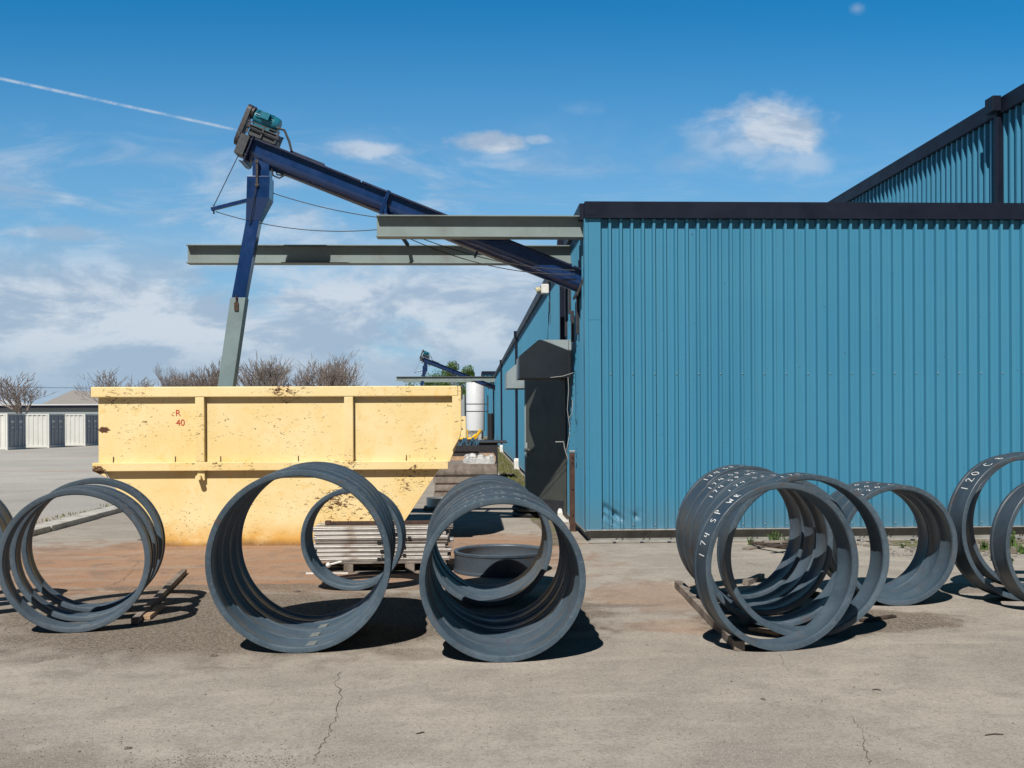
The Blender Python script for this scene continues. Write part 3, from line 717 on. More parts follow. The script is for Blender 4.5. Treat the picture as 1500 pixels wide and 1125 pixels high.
# chute
q = MB(); q.loft([(-2.795, AY, 5.26, .111, .111), (-2.795, AY, 4.85, .111, .111)]); q.build('chute_neck', M['navy'], cv, bevel=.003)
q = MB(); q.loft([(-2.82, AY, 4.89, .15, .15), (-2.83, AY, 4.60, .15, .15), (-2.91, AY, 4.31, .092, .092)]); q.build('hopper', M['navy'], cv, bevel=.003)
q = MB(); q.loft([(-2.91, AY, 4.32, .089, .089), (-3.114, AY, 3.226, .089, .089)])
q.build('downpipe', M['navy'], cv, bevel=.003)
q = MB(); q.loft([(-3.108, AY, 3.275, .101, .101), (-3.336, AY, 1.72, .101, .101)]); q.build('outlet_pipe', M['greyduct'], cv, bevel=.003)
q = MB(); q.box((-3.155, AY - .12, 3.10), (-3.10, AY - .102, 3.21)); q.tube([(-3.125, AY - .11, 3.20), (-3.125, AY - .13, 3.30)], .012, 6); q.build('clamp', M['rust'], cv)
q = MB(); q.box((-2.85, AY - .172, 4.755), (-2.82, AY - .152, 5.08)); q.tube([(-2.835, AY - .18, 5.08), (-2.835, AY - .145, 5.08)], .026, 8); q.tube([(-2.835, AY - .18, 4.77), (-2.835, AY - .145, 4.77)], .026, 8); q.tube([(-2.835, AY - .18, 4.76), (-2.89, AY - .165, 4.5), (-2.95, AY - .10, 4.25)], .006, 5); q.build('latch_bar', M['iron'], cv)
q = MB(); P0, P1 = at(364, 293, AY - .1), at(310, 307, AY - .1); dd = (P1 - P0); mm = Matrix.Translation(P0) @ Matrix(((dd.normalized().x, 0, -dd.normalized().z, 0), (0, 1, 0, 0), (dd.normalized().z, 0, dd.normalized().x, 0), (0, 0, 0, 1)))
q.box((0, -.025, -.025), (dd.length, .025, .025), mm); q.tube([P1 + Vector((.03, 0, .07)), P1 + Vector((.03, 0, -.06))], .012, 6); q.build('arm', M['navy'], cv, bevel=.004)
q = MB(); q.tube([at(312, 304, AY - .1), at(349, 228, AY - .1)], .006, 5); q.build('stay_wire', M['cable'], cv)
def sag(a, b, s, n=18): return [a.lerp(b, i / n) - Vector((0, 0, s * 4 * (i / n) * (1 - i / n))) for i in range(n + 1)]
for a, b, s, lab in [(at(316, 310, 13.83), at(600, 330, 13.72), .16, 'lower thin black cable sagging from the tip of the chute arm to the near beam'),
                     (at(400, 283, 13.8), at(600, 323, 13.72), .06, 'upper thin black cable running from the chute hopper to the near beam'),
                     (at(590, 345, 13.72), at(842, 402, 13.72), .14, 'lower of two black cables drooping under the near beam toward the warehouse'),
                     (at(607, 345, 13.72), at(842, 396, 13.74), .10, 'upper of two black cables drooping under the near beam toward the warehouse')]:
    q = MB().tube(sag(a, b, s), .006, 5); top(q, 'cable', M['cable'], a, lab, 'cable', 'cables slung from the beams')
bpy.context.view_layer.update()
c2 = copy_tree(cv); c2.location = (-1.13, AY + 49.5, 4.33)
tag(c2, 'distant navy screw conveyor with teal motor in front of the green tree', 'conveyor')
b3 = b1.copy(); COL.objects.link(b3)
beam(-4.55, 62.8, 4.20, .27, 'nearer of the two distant grey beams projecting from the warehouse past the yellow skip', 'beams projecting from the warehouse')
bpy.data.objects.remove(b3)
beam(-4.3, 65.2, 4.198, .27, 'farther of the two distant grey beams projecting from the warehouse behind the small conveyor', 'beams projecting from the warehouse')

# ------------------------------------------------------------ yellow skip
SX0, SX1, SYF, SYB = -4.836, -.13, 13.42, 15.85
sk = empty('yellow_skip', (SX0, SYF, 0), 0, 'big chipped pale yellow steel waste skip marked R 40 standing behind the rings', 'skip')
prof = [(SX0 + .03, 1.98), (SX0 + .03, 1.04), (-4.72, .98), (-4.17, .05), (-4.12, 0), (-1.12, 0), (-1.06, .03), (-.42, .98), (-.28, 1.08), (-.16, 1.38), (-.16, 1.98)]
q = MB()
for a, b in ((SYF, SYF + .012), (SYB - .012, SYB)):
    q = MB(); q.prism(prof, 'y', a, b); q.build('side_panel', M['skip'], sk, bevel=.003)
q = MB()
for (x0, z0), (x1, z1) in zip(prof[:-1], prof[1:]):
    nrm = Vector((-(z1 - z0), 0, (x1 - x0))).normalized() * .012
    q.prism([(x0, z0), (x1, z1), (x1 + nrm.x, z1 + nrm.z), (x0 + nrm.x, z0 + nrm.z)], 'y', SYF + .013, SYB - .013)
q.build('shell', M['skip'], sk)
q = MB(); z0, z1 = 1.935, 2.07
q.box((SX0 - .04, SYF - .075, z0), (-.17, SYF - .001, z1)); q.box((SX0 - .04, SYB + .001, z0), (-.13, SYB + .07, z1)); q.box((SX0 - .04, SYF, z0), (SX0 + .028, SYB, z1)); q.box((-.158, SYF, z0), (-.13, SYB, z1))
q.build('top_rim', M['skip'], sk, bevel=.012)
q = MB()
for k in range(1):
    pr = [(-.255, 1.20), (-.17, 1.38), (-.165, 1.934), (-.255, 1.934)]
    q.prism([(-.245, 1.22), (-.145, 1.40), (-.127, 1.50), (-.127, 2.02), (-.14, 2.055), (-.168, 2.0701), (-.168, 1.9351), (-.245, 1.9351)], 'y', SYF - .075, SYF - .002)
q.build('corner_post', M['skip'], sk, bevel=.008)
q = MB(); q.box((SX0 - .02, SYF - .09, .985), (-.30, SYF - .001, 1.095)); q.prism([(SX0 - .02, .985), (SX0 + .12, .985), (SX0 + .16, .90)], 'y', SYF - .06, SYF - .01); q.build('side_rail', M['skip'], sk, bevel=.008)
for pxa, pxb in ((290, 303), (505, 518)):
    xa, xb = at(pxa, 600, 13.34).x, at(pxb, 600, 13.34).x
    q = MB(); q.box((xa, SYF - .07, 1.096), (xb, SYF - .001, 1.934)); q.build('stiffener', M['skip'], sk, bevel=.008)
    q = MB(); q.box((xa + .02, SYF - .055, .86 if pxa == 290 else .80), (xb - .0, SYF - .001, .984)); b_ = q.build('hook_plate', M['skip'], sk, bevel=.006)
    if pxa == 290:
        q = MB(); q.tube([((xa + xb) / 2 - .01, SYF - .056, .90), ((xa + xb) / 2 - .01, SYF - .13, .90)], .035, 14); q.build('pin', M['skip'], sk, 40)
for x in (-4.62, -3.83, -3.25, -2.25, -1.58, -.85):
    q = MB(); q.box((x, SYF - .012, 1.096), (x + .008, SYF - .001, 1.17)); q.build('weld_tab', M['iron'], sk)
def text_mesh(body, size, mat, name, loc, parent, shear=0):
    cu = bpy.data.curves.new(name, 'FONT'); cu.body = body; cu.size = size; cu.extrude = .001; cu.shear = shear
    to = bpy.data.objects.new(name, cu); COL.objects.link(to); bpy.context.view_layer.update()
    me = bpy.data.meshes.new_from_object(to.evaluated_get(bpy.context.evaluated_depsgraph_get())); bpy.data.objects.remove(to)
    me.transform(Matrix.Rotation(R(90), 4, 'X')); me.materials.clear(); me.materials.append(mat)
    o = bpy.data.objects.new(name, me); COL.objects.link(o); o.parent = parent
    o.location = Vector(loc) - Vector(parent.location); return o
text_mesh('R', .115, M['red'], 'letter_marking', (at(261.5, 610, 13.4).x, SYF - .003, at(0, 610.5, 13.4).z), sk)
text_mesh('40', .115, M['red'], 'number_marking', (at(262.5, 625, 13.4).x, SYF - .003, at(0, 624.5, 13.4).z), sk)
q = MB(); p0 = at(257, 608, 13.4); q.prism([(p0.x - .02, p0.z + .02), (p0.x, p0.z + .005), (p0.x + .025, p0.z - .01), (p0.x + .005, p0.z - .012)], 'y', SYF - .004, SYF - .002); q.build('worn_marking', M['red'], sk)

# ------------------------------------------------------------ steel rings
GL = {'1': [[(.3, 1), (.2, 0)]], '7': [[(0, .95), (.55, 1), (.2, 0)]], '4': [[(.1, 1), (.0, .5), (.5, .5)], [(.5, 1), (.38, 0)]],
      'S': [[(.5, .9), (.2, 1), (.05, .75), (.45, .4), (.35, .05), (0, .1)]], 'P': [[(.15, 0), (.15, 1), (.5, .9), (.5, .6), (.15, .5)]],
      'W': [[(0, .9), (.12, 0), (.33, .6), (.5, .0), (.7, .95)]], 'R': [[(.1, 0), (.1, 1), (.45, .9), (.42, .6), (.1, .5), (.5, 0)]],
      '2': [[(0, .8), (.25, 1), (.5, .8), (.05, .05), (.6, .05)]], '0': [[(.3, 1), (.05, .7), (.05, .3), (.3, 0), (.55, .3), (.55, .7), (.3, 1)]],
      'C': [[(.6, .85), (.3, 1), (.05, .6), (.1, .2), (.35, 0), (.65, .15)]], 'B': [[(.1, 0), (.1, 1), (.45, .9), (.4, .6), (.1, .5), (.5, .4), (.45, .05), (.1, 0)]]}
def chalk(parent, text, Rr, w_, a0, h=.11, adv=.085, thick=.0038, faint=False):
    """hand-written strokes lying on the outer face; a0 is the start angle, running clockwise over the top"""
    q = MB(); s = 0.0; rr = Rr - .0055
    for ch in text:
        if ch == ' ': s += adv * .6; continue
        jx, jy, sc_ = random.uniform(-.006, .006), random.uniform(-.01, .01), random.uniform(.85, 1.1)
        for line in GL[ch]:
            pts = []
            for (x0, y0), (x1, y1) in zip(line, line[1:]):
                for k in range(4): pts.append((x0 + (x1 - x0) * k / 4, y0 + (y1 - y0) * k / 4))
            pts.append(line[-1]); L = []
            for i, (gx, gy) in enumerate(pts):
                g0 = pts[max(i - 1, 0)]; g1 = pts[min(i + 1, len(pts) - 1)]
                dx_, dy_ = (g1[0] - g0[0]), (g1[1] - g0[1]); ln = math.hypot(dx_, dy_) or 1; nx, ny = -dy_ / ln, dx_ / ln
                row = []
                for sg in (-1, 1):
                    X = s + jx + gx * adv * .8 * sc_ + sg * nx * thick; Y = w_ * .5 - h / 2 + jy + gy * h * sc_ + sg * ny * thick
                    a = R(a0) - X / Rr; row.append(q.bm.verts.new((rr * math.cos(a), Y, Rr + rr * math.sin(a))))
                L.append(row)
            for a, b in zip(L, L[1:]): q.bm.faces.new([a[0], b[0], b[1], a[1]])
        s += adv
    return q.build('chalk_marking', M['chalk_faint' if faint else 'chalk'], parent, org=Vector((0, 0, 1e-9)))
RING = {}
def ring_mesh(Rr, w_):
    key = (round(Rr, 3), round(w_, 3))
    if key not in RING:
        T = .042
        pr = [(Rr, .003), (Rr, .026), (Rr - .008, .036), (Rr - .008, w_ - .036), (Rr, w_ - .026), (Rr, w_ - .003), (Rr - .003, w_),
              (Rr - T + .004, w_), (Rr - T, w_ - .006), (Rr - T + .002, w_ - .030), (Rr - T + .013, w_ - .055), (Rr - T + .017, w_ * .5),
              (Rr - T + .013, .060), (Rr - T + .002, .040), (Rr - T - .004, .016), (Rr - T + .002, .004), (Rr - T + .012, 0), (Rr - .003, 0)]
        q = MB(); q.lathe(pr, 128, Matrix.Translation((0, 0, Rr)))
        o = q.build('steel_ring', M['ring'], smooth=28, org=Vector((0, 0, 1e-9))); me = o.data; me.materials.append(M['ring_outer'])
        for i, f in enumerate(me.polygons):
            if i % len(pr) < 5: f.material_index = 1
        bpy.data.objects.remove(o); RING[key] = me
    return RING[key]
def ring(px, t, Rr, yaw, label, group, w_=.22, text=None, a0=140, lean=0, patch=True, flat=False, th=.11, adv=.085):
    """front rim's foot at pixel column px and depth t; yaw turns the axis (positive: rear swings left)"""
    p = gnd(px, HOR + 2475 / t)
    o = bpy.data.objects.new('steel_ring', ring_mesh(Rr, w_)); COL.objects.link(o)
    o.location = (p.x, p.y, .005); o.rotation_euler = (R(lean + random.uniform(-.3, .3)), 0, R(yaw + random.uniform(-.6, .6))); ov = random.uniform(-.007, .007); o.scale = (1 + ov, 1, 1 - ov)
    tag(o, label, 'steel ring', group)
    if text: chalk(o, text, Rr, w_, a0, th, adv, faint=px < 900)
    if patch:
        q = MB(); rr = Rr - .0315; a1 = R(-84 + random.uniform(-2, 2)); da = .035 / Rr; y0, y1 = .06, w_ - .055
        q.bm.faces.new([q.bm.verts.new((rr * math.cos(a), yy, Rr + rr * math.sin(a))) for a, yy in ((a1 - da, y0), (a1 + da, y0), (a1 + da + .02, y1), (a1 - da + .02, y1))])
        q.build('weld_patch', M['patch'], o, org=Vector((0, 0, 1e-9)))
    return o
g = 'steel rings standing in the left row'
ring(109.5, 7.83, .556, 10, 'frontmost of the three thin steel rings standing at the left', g, .19, '120 C', 58, th=.07, adv=.07)
ring(123, 8.25, .556, 10, 'middle ring of the three thin steel rings standing at the left', g, .19, '120 C', 58, th=.07, adv=.07)
ring(136, 8.66, .570, 9, 'rearmost of the three thin steel rings at the left, seen against the yellow skip', g, .19, '120 C', 58, th=.07, adv=.07)
g = 'steel rings cut by the left edge'
ring(-98, 8.35, .556, 10, 'front ring cut off by the left edge of the photo', g, .22)
ring(-84, 8.75, .556, 10, 'rear ring cut off by the left edge of the photo', g, .22)
g = 'row of large steel rings in front of the yellow skip'
for i, (t, lab) in enumerate([(7.15, 'frontmost of the large rings standing before the yellow skip, nearest to the camera'), (7.45, 'second from the front in the large ring row before the yellow skip'),
                              (7.74, 'third from the front in the large ring row before the yellow skip'), (8.03, 'rearmost of the large ring row before the yellow skip')]):
    xx = -1.203 - .012 * i
    px = 690 + xx * 1500 / t
    ring(px, t, .644, 2, lab, g, .284, '120 C' if i in (0, 1) else None, 62, th=.09, adv=.08)
g = 'pair of smaller rings by the tube stack'
ring(515, 9.74, .488, -4, 'front one of two smaller rings standing before the stacked metal tubes', g, .17)
ring(519, 9.94, .488, -4, 'rear one of two smaller rings standing before the stacked metal tubes', g, .17)
g = 'row of rings standing in the centre'
names = ['frontmost', 'second', 'third', 'fourth', 'fifth']
xs = [.216, .222, .205, .216, .206]
for i in range(5):
    t = 6.88 + .285 * i
    ring(690 + xs[i] * 1500 / t, t, .558, [0, 1, -1, 1, 0][i], ['frontmost ring of the long centre row, its broad lit rim closest to the camera', 'second ring back in the long centre row with chalk on top', 'third ring back in the long centre row with chalk on top', 'fourth ring back in the long centre row with chalk on top', 'fifth and last ring of the close packed front half of the centre row'][i],
         g, .283, '174 SP WR', 118 if i < 3 else 104, th=.085, adv=.06, patch=False)
for i, (t, x, yw) in enumerate([(8.9, .165, 2), (9.2, .16, 0), (9.5, .17, -1)]):
    ring(690 + x * 1500 / t, t, .55, yw, ['first ring behind the gap in the centre row, its rim showing at upper left', 'middle ring of the three behind the gap in the centre row', 'rearmost standing ring of the centre row, next to the flat ring'][i], g, .29, patch=False)
fr = bpy.data.objects.new('steel_ring', ring_mesh(.505, .225)); COL.objects.link(fr)
pc = at(729.5, 0, 11.04); fr.location = (pc.x, pc.y + .55, .23); fr.rotation_euler = (R(-90), 0, 0)
# lathe axis Y turned to point down, so the ring lies flat on the ground
fr.location = (pc.x, pc.y - .505, .230)
tag(fr, 'steel ring lying flat on the concrete behind the centre row', 'steel ring', 'flat ring')
g = 'pile of chalked rings at right of centre'
ring(1149, 7.216, .590, 11, 'frontmost ring of the right pile, chalked 174 SP WR on its left side', g, .22, '174 SP WR', 172, patch=False, th=.085, adv=.070)
ring(1184, 7.62, .612, 0, 'ring just behind the front ring of the right pile, shifted to the right', g, .27, '174 SP', 105, patch=False, th=.1, adv=.06)
ring(1141, 8.02, .595, 0, 'middle ring of the right pile, third from the front', g, .25, '174 SP WR', 128, patch=False, th=.085, adv=.062)
ring(1123, 8.52, .590, 6, 'fourth ring from the front of the right pile', g, .24, '174 SP WR', 140, patch=False, th=.085, adv=.062)
ring(1109, 8.86, .592, 9, 'fifth ring from the front of the right pile', g, .22, '174 SP WR', 132, patch=False, th=.085, adv=.062)
ring(1096, 9.25, .60, 13, 'rearmost ring of the right pile, reaching farthest left beside the lumber', g, .24, '174 SP WR', 128, patch=False, th=.085, adv=.062)
g = 'three packed rings by the wall'
for i, t in enumerate((8.95, 9.2, 9.45)):
    ring(690 + 3.75 * 1500 / t, t, .522, 1 - i, ['front', 'middle', 'rear'][i] + ' ring of the three closely packed rings standing just right of the right pile', g, .247, '120 C', 125, patch=False, th=.09, adv=.075)
g = 'rings cut by the right edge'
ring(1506, 9.2, .650, 10, 'tallest ring at the right edge, chalked 120 C', g, .24, '120 C B', 148, patch=False, th=.10, adv=.085)
ring(1515, 9.72, .650, 6, 'ring standing directly behind the tall chalked ring at the right edge', g, .22, patch=False)
ring(1560, 8.72, .560, 10, 'smaller ring in front at the right edge, mostly out of the photo', g, .21, patch=False)

# ------------------------------------------------------------ lumber and offcuts
def timber(a, b, w_, h, name, mat, label, cat, z=0.006, group=None, roll=0):
    a = Vector((a[0], a[1], z)); b = Vector((b[0], b[1], z)); d = b - a; L = d.length; an_ = math.atan2(d.y, d.x)
    q = MB(); n = 6
    secs = []
    for i in range(n + 1):
        s = L * i / n; wob = random.uniform(-.003, .003)
        secs.append([q.bm.verts.new((s, sy * w_ / 2 + wob, zz_ * h)) for sy, zz_ in ((-1, 0), (1, 0), (1, 1), (-1, 1))])
    for A, B in zip(secs, secs[1:]):
        for i in range(4): q.bm.faces.new([A[i], B[i], B[(i + 1) % 4], A[(i + 1) % 4]])
    q.bm.faces.new(secs[0]); q.bm.faces.new(secs[-1][::-1])
    o = q.build(name, mat, org=Vector((0, 0, 1e-9)), bevel=.004); o.location = a; o.rotation_euler = (0, 0, an_)
    return tag(o, label, cat, group)
timber(gnd(197, 916), gnd(270, 841), .055, .05, 'timber', M['wood'], 'long weathered square timber lying right of the left rings', 'timber')
timber(gnd(214, 909), gnd(236, 892), .06, .035, 'timber', M['wood_new'], 'short pale offcut beside the long timber near the left rings', 'timber')
timber(gnd(1083, 955), gnd(994, 862), .075, .07, 'timber', M['wood'], 'long square timber wedged under the left side of the right ring pile', 'timber')
timber(gnd(1098, 925), gnd(1142, 933), .04, .03, 'timber', M['wood_new'], 'small pale stick inside the foot of the right ring pile', 'timber')
timber(gnd(1092, 858), gnd(1116, 848), .06, .05, 'timber', M['wood'], 'grey offcut seen through the opening of the right ring pile', 'timber')
timber(gnd(1160, 868), gnd(1210, 880), .07, .05, 'timber', M['wood_dark'], 'dark offcut lying under the middle of the right ring pile', 'timber')
timber(gnd(1262, 912), gnd(1310, 905), .05, .02, 'timber', M['wood_dark'], 'dark splintered board behind the right foot of the right ring pile', 'timber')
for i, (a, b, w_, mt) in enumerate([((1092, 806), (1130, 800), .10, 'wood'), ((1105, 799), (1162, 806), .12, 'wood_dark'), ((1118, 800), (1165, 799), .10, 'wood'), ((1100, 803), (1150, 812), .05, 'wood_dark'), ((1130, 812), (1160, 808), .07, 'wood_dark')]):
    timber(gnd(*a), gnd(*b), w_, .025, 'scrap_board', M[mt], ['pale scrap board at the left of the litter by the wall foot', 'widest dark board in the litter by the wall foot', 'pale scrap board at the back of the litter by the wall foot', 'thin dark stick in front of the litter by the wall foot', 'small dark board at the right front of the litter by the wall foot'][i], 'board', .006 + .018 * i, 'scrap boards by the wall foot')
def clod(px, py, r, lab):
    p = gnd(px, py); q = MB()
    for i in range(5): stone(q, p.x + random.uniform(-r, r), p.y + random.uniform(-r, r) * .5, .006, r * random.uniform(.5, .9))
    top(q, 'clod', M['rock_dark'], (p.x, p.y, .006), lab, 'clod', 'dark clods on the concrete')
clod(314, 962, .022, 'dark clod on the concrete left below the large ring row'); clod(192, 951, .014, 'small dark clod below the left rings')
clod(434, 868, .025, 'dark scrap lying inside the view through the large rings'); clod(1117, 1026, .014, 'small dark clod in the right foreground'); clod(189, 1098, .014, 'small dark clod near the bottom left corner')

# ------------------------------------------------------------ stack of tubes on a pallet
pt = gnd(478, 838); px0, px1 = at(457, 0, 11).x, at(652, 0, 11).x; py0 = 10.92
pa = empty('pallet', (px0, py0, 0), 0, 'wooden pallet carrying the stack of metal tubes', 'pallet')
for yy in (py0, py0 + .33, py0 + .62):
    q = MB(); q.box((px0 + .02, yy, .004), (px1 - .02, yy + .09, .022)); q.build('bottom_board', M['wood'], pa)
for xx in (px0 + .33, px0 + .98, px0 + 1.32):
    for yy in (py0, py0 + .33, py0 + .62):
        q = MB(); q.box((xx, yy, .0225), (xx + .10, yy + .09, .105)); q.build('block', M['wood'], pa, bevel=.004)
for i in range(6):
    q = MB(); q.box((px0 + .3 , py0 + i * .125, .106), (px1 - .02, py0 + i * .125 + .10, .126)); q.build('deck_board', M['wood'], pa, bevel=.003)
g = 'metal tubes stacked on the pallet'
row_names = ['bottom', 'second', 'third', 'fourth', 'fifth', 'sixth', 'seventh', 'eighth']
tz = .128
for r_i in range(8):
    hgt = random.choice([.040, .045, .05]); hgt = [.046, .044, .042, .05, .042, .046, .044, .055][r_i]
    for c_i in range(4):
        jx = random.uniform(-.05, .05) if c_i else random.uniform(-.03, .05)
        L = px1 - px0 + random.uniform(-.05, .03)
        q = MB(); y0 = .05 + c_i * .165 + random.uniform(-.006, .006); q.box((0, 0, 0), (L, .15, hgt - .004)); q.box((0, -.006, hgt * .35), (L, -.0005, hgt * .6))
        org = Vector((px0 + jx, py0 + y0, tz))
        mt = M['alu_dirty'] if (r_i * 3 + c_i) % 5 in (2,) else M['alu']
        o = q.build('metal_tube', mt, org=Vector((0, 0, 1e-9)), bevel=.005); o.location = org; o.rotation_euler = (0, random.uniform(-.003, .003), random.uniform(-.004, .004))
        tag(o, f'{["frontmost", "second from the front", "third from the front", "rearmost"][c_i]} metal tube in the {row_names[r_i]} {"layer counted upward" if r_i else "layer"} of the pallet stack', 'tube', g)
        if r_i == 7: o['label'] = f'{["frontmost", "second from the front", "third from the front", "rearmost"][c_i]} metal tube in the top layer of the pallet stack'
        if c_i == 0 and r_i in (0, 2, 4, 6):
            q = MB(); bx = .64 + random.uniform(-.04, .04) if r_i != 6 else .86
            for k in (0, .06): q.box((bx + k, -.02, .004), (bx + k + .038, -.007, hgt - .008)); 
            q.box((bx + .045, -.026, .0), (bx + .052, -.008, hgt + .01)); q.build('clip', M['black'], o, org=Vector((0, 0, 1e-9)))
        if c_i == 0 and r_i in (1, 3, 5):
            q = MB()
            for k in (0, .05): q.box((.93 + k, -.018, .006), (.93 + k + .034, -.007, hgt - .01))
            q.build('clip', M['black'], o, org=Vector((0, 0, 1e-9)))
    tz += hgt
q = MB(); q.box((px0 + .12, py0 + .25, tz), (px1 - .1, py0 + .31, tz + .035)); q.box((px0 + .10, py0 + .245, tz + .002), (px0 + .16, py0 + .315, tz + .045)); top(q, 'metal_tube', M['rust'], (px0, py0 + .25, tz), 'single dark rusty tube lying on top of the pallet stack', 'tube', g, bevel=.004)
q = MB(); q.lathe([(.001, 0), (.02, .004), (.028, .02), (.02, .04), (.001, .045)], 14, Matrix.Translation((px0 + .17, py0 - .03, .10)), closed=False); q.tube([(px0 + .17, py0, .1), (px0 + .3, py0 + .05, .125)], .012, 8); top(q, 'pipe_fitting', M['white'], (px0 + .17, py0, .06), 'small white round fitting at the left foot of the tube stack', 'fitting', smooth=60)
q = MB(); q.box((at(447, 0, 10.95).x, 10.9, .006), (at(508, 0, 10.95).x, 10.94, .02)); top(q, 'lath', M['white'], (at(447, 0, 10.95).x, 10.9, .006), 'thin white strip on the ground left of the pallet', 'strip')

# ------------------------------------------------------------ stacks behind
def stack(name, x0, x1, y0, y1, layers, label, cat='stack', group=None):
    e = empty(name, (x0, y0, 0), 0, label, cat, group); z = .0
    for h, mt, nm, inset in layers:
        q = MB(); n = max(1, int((x1 - x0) / .32)) if nm == 'board_layer' else 1
        x = x0 + inset
        if nm == 'bearer':
            for k in range(3):
                q = MB(); xx = x0 + (x1 - x0) * (.06 + .4 * k); q.box((xx, y0, z), (xx + .09, y1, z + h - .003)); q.build(nm, M[mt], e, bevel=.004)
            z += h; continue
        else:
            q.box((x0 + inset + random.uniform(0, .03), y0 + random.uniform(0, .03), z), (x1 - inset - random.uniform(0, .04), y1, z + h - .004))
        q.build(nm, M[mt], e, bevel=.004); z += h
    return e
stack('lumber_stack', -.74, .50, 19.9, 21.9, [(.09, 'wood_dark', 'bearer', 0), (.12, 'wood', 'board_layer', 0), (.03, 'rust', 'board_layer', .02), (.12, 'wood', 'board_layer', 0), (.03, 'rust', 'board_layer', .03), (.12, 'wood', 'board_layer', .0), (.04, 'wood_dark', 'board_layer', .04), (.20, 'wood', 'board_layer', .0)], 'grey weathered lumber pack stacked in layers beside the skip')
stack('plank_stack', -.85, .60, 24.0, 26.4, [(.12, 'wood_dark', 'bearer', 0), (.35, 'wood_dark', 'board_layer', .05), (.14, 'wood_dark', 'board_layer', .12), (.14, 'wood_new', 'board_layer', 0)], 'stack topped with fresh orange planks behind the grey lumber pack')
e = empty('scrap_bundle', (.1, 20.1, .75), 0, 'torn white wrapped bundle lying on the right end of the grey lumber pack', 'bundle')
q = MB(); 
for i in range(26): stone(q, random.uniform(-.1, .42), random.uniform(20.1, 20.9), .75 + random.uniform(0, .12), random.uniform(.05, .11))
q.box((-.1, 20.0, .751), (.46, 20.9, .84)); q.build('wrapping', M['wrap'], e)
e = empty('steel_bin', (-.55, 24.3, .752), 0, 'open dark steel bin full of blue scrap on the orange planks', 'bin')
q = MB(); x0, x1, y0, y1, z0, z1 = -.56, .18, 24.25, 25.6, .755, 1.0
for lo, hi in [((x0, y0, z0), (x1, y0 + .02, z1)), ((x0, y1 - .02, z0), (x1, y1, z1 + .12)), ((x0, y0 + .021, z0), (x0 + .02, y1 - .021, z1)), ((x1 - .02, y0 + .021, z0), (x1, y1 - .021, z1)), ((x0 - .03, y0 - .03, .86), (x1 + .03, y0 - .001, .89))]: q.box(lo, hi)
q.build('bin_shell', M['iron'], e)
q = MB()
for i in range(34):
    a = Vector((random.uniform(x0 + .05, x1 - .05), random.uniform(y0 + .2, y1 - .1), .85)); q.tube([a, a + Vector((random.uniform(-.14, .14), random.uniform(-.1, .1), random.uniform(.12, .34)))], .018, 5)
q.build('scrap_piece', M['blue_scrap'], e)
q = MB(); q.box((-.80, 27.0, .0), (.70, 28.6, .98)); q.box((-.85, 26.95, .985), (.95, 28.7, 1.03)); top(q, 'crate', M['iron'], (-.8, 27, 0), 'dark flat topped steel crate under the yellow bar frame', 'crate', bevel=.01)
e = empty('bar_frame', (-.7, 27.6, 1.035), 0, 'bright yellow bent bar frame standing on the dark crate', 'frame')
for yy in (27.3, 28.2):
    q = MB(); q.tube([(-.50, yy, 1.08), (.0, yy, 1.08), (.15, yy, 1.20)], .035, 6); q.tube([(-.50, yy, 1.08), (.10, yy, 1.07), (.26, yy, 1.33)], .035, 6); q.build('side_bar', M['yellow'], e)
q = MB(); q.box((-.5, 27.35, 1.037), (.2, 28.15, 1.06)); q.tube([(-.10, 27.3, 1.1), (-.10, 27.3, 1.35)], .02, 6); q.build('base_plate', M['yellow'], e)
# coil-like dark ring and wood under it
e = empty('hoop_pallet', (-.78, 18.3, 0), 0, 'small galvanised hoop resting on boards between the skip and the centre rings', 'hoop')
for k in range(4):
    q = MB(); q.box((-.85, 18.2 + k * .16, .01), (-.2, 18.31 + k * .16, .06)); q.build('board', M['wood'], e)
q = MB(); q.lathe([(.26, 0), (.26, .15), (.245, .15), (.245, 0)], 48, Matrix.Translation((-.55, 18.52, .215)) @ Matrix.Rotation(R(-90), 4, 'X')); q.build('hoop', M['galv'], e, 30)
q = MB(); 
for k in range(3): q.lathe([(.30 + .05 * math.cos(a), .06 + .05 * math.sin(a)) for a in [2 * math.pi * i / 10 for i in range(10)]], 40, Matrix.Translation((1.02, 17.1, .01 + .095 * (k + 1))) @ Matrix.Rotation(R(-90), 4, 'X'))
top(q, 'hose_coil', M['black'], (1.02, 17.1, 0), 'dark coiled hose lying at the wall foot by the open door', 'coil', smooth=60)

# white tank and things round it
e = empty('storage_tank', (.32, 74, 0), 0, 'tall white cylindrical storage tank in the distance beside the warehouse', 'tank')
q = MB(); R_ = .67; q.lathe([(.001, .6), (R_ * .7, .62), (R_, .75), (R_, 4.15), (R_ * .8, 4.35), (R_ * .4, 4.45), (.001, 4.48)], 40, Matrix.Translation((.32, 74, 0)) @ Matrix(((1, 0, 0, 0), (0, 0, 1, 0), (0, 1, 0, 0), (0, 0, 0, 1))), closed=False); q.build('tank_body', M['tank'], e, 40)
for a in range(3):
    q = MB(); q.box((.32 + .5 * math.cos(a * 2.1) - .07, 74 + .5 * math.sin(a * 2.1) - .07, 0), (.32 + .5 * math.cos(a * 2.1) + .07, 74 + .5 * math.sin(a * 2.1) + .07, .75)); q.build('leg', M['concrete_f'], e)
e = empty('pipe_rack', (-.4, 70, 0), 0, 'two level grey pipe rail in front of the white tank', 'pipe rail')
for z in (2.6, 2.1):
    q = MB(); q.tube([(-.4, 70, z), (1.2, 70, z)], .035, 6); q.build('pipe', M['frame'], e)
for x in (-.38, 1.15):
    q = MB(); q.box((x - .04, 69.96, 0), (x + .04, 70.04, 3.2)); q.build('post', M['iron'], e)
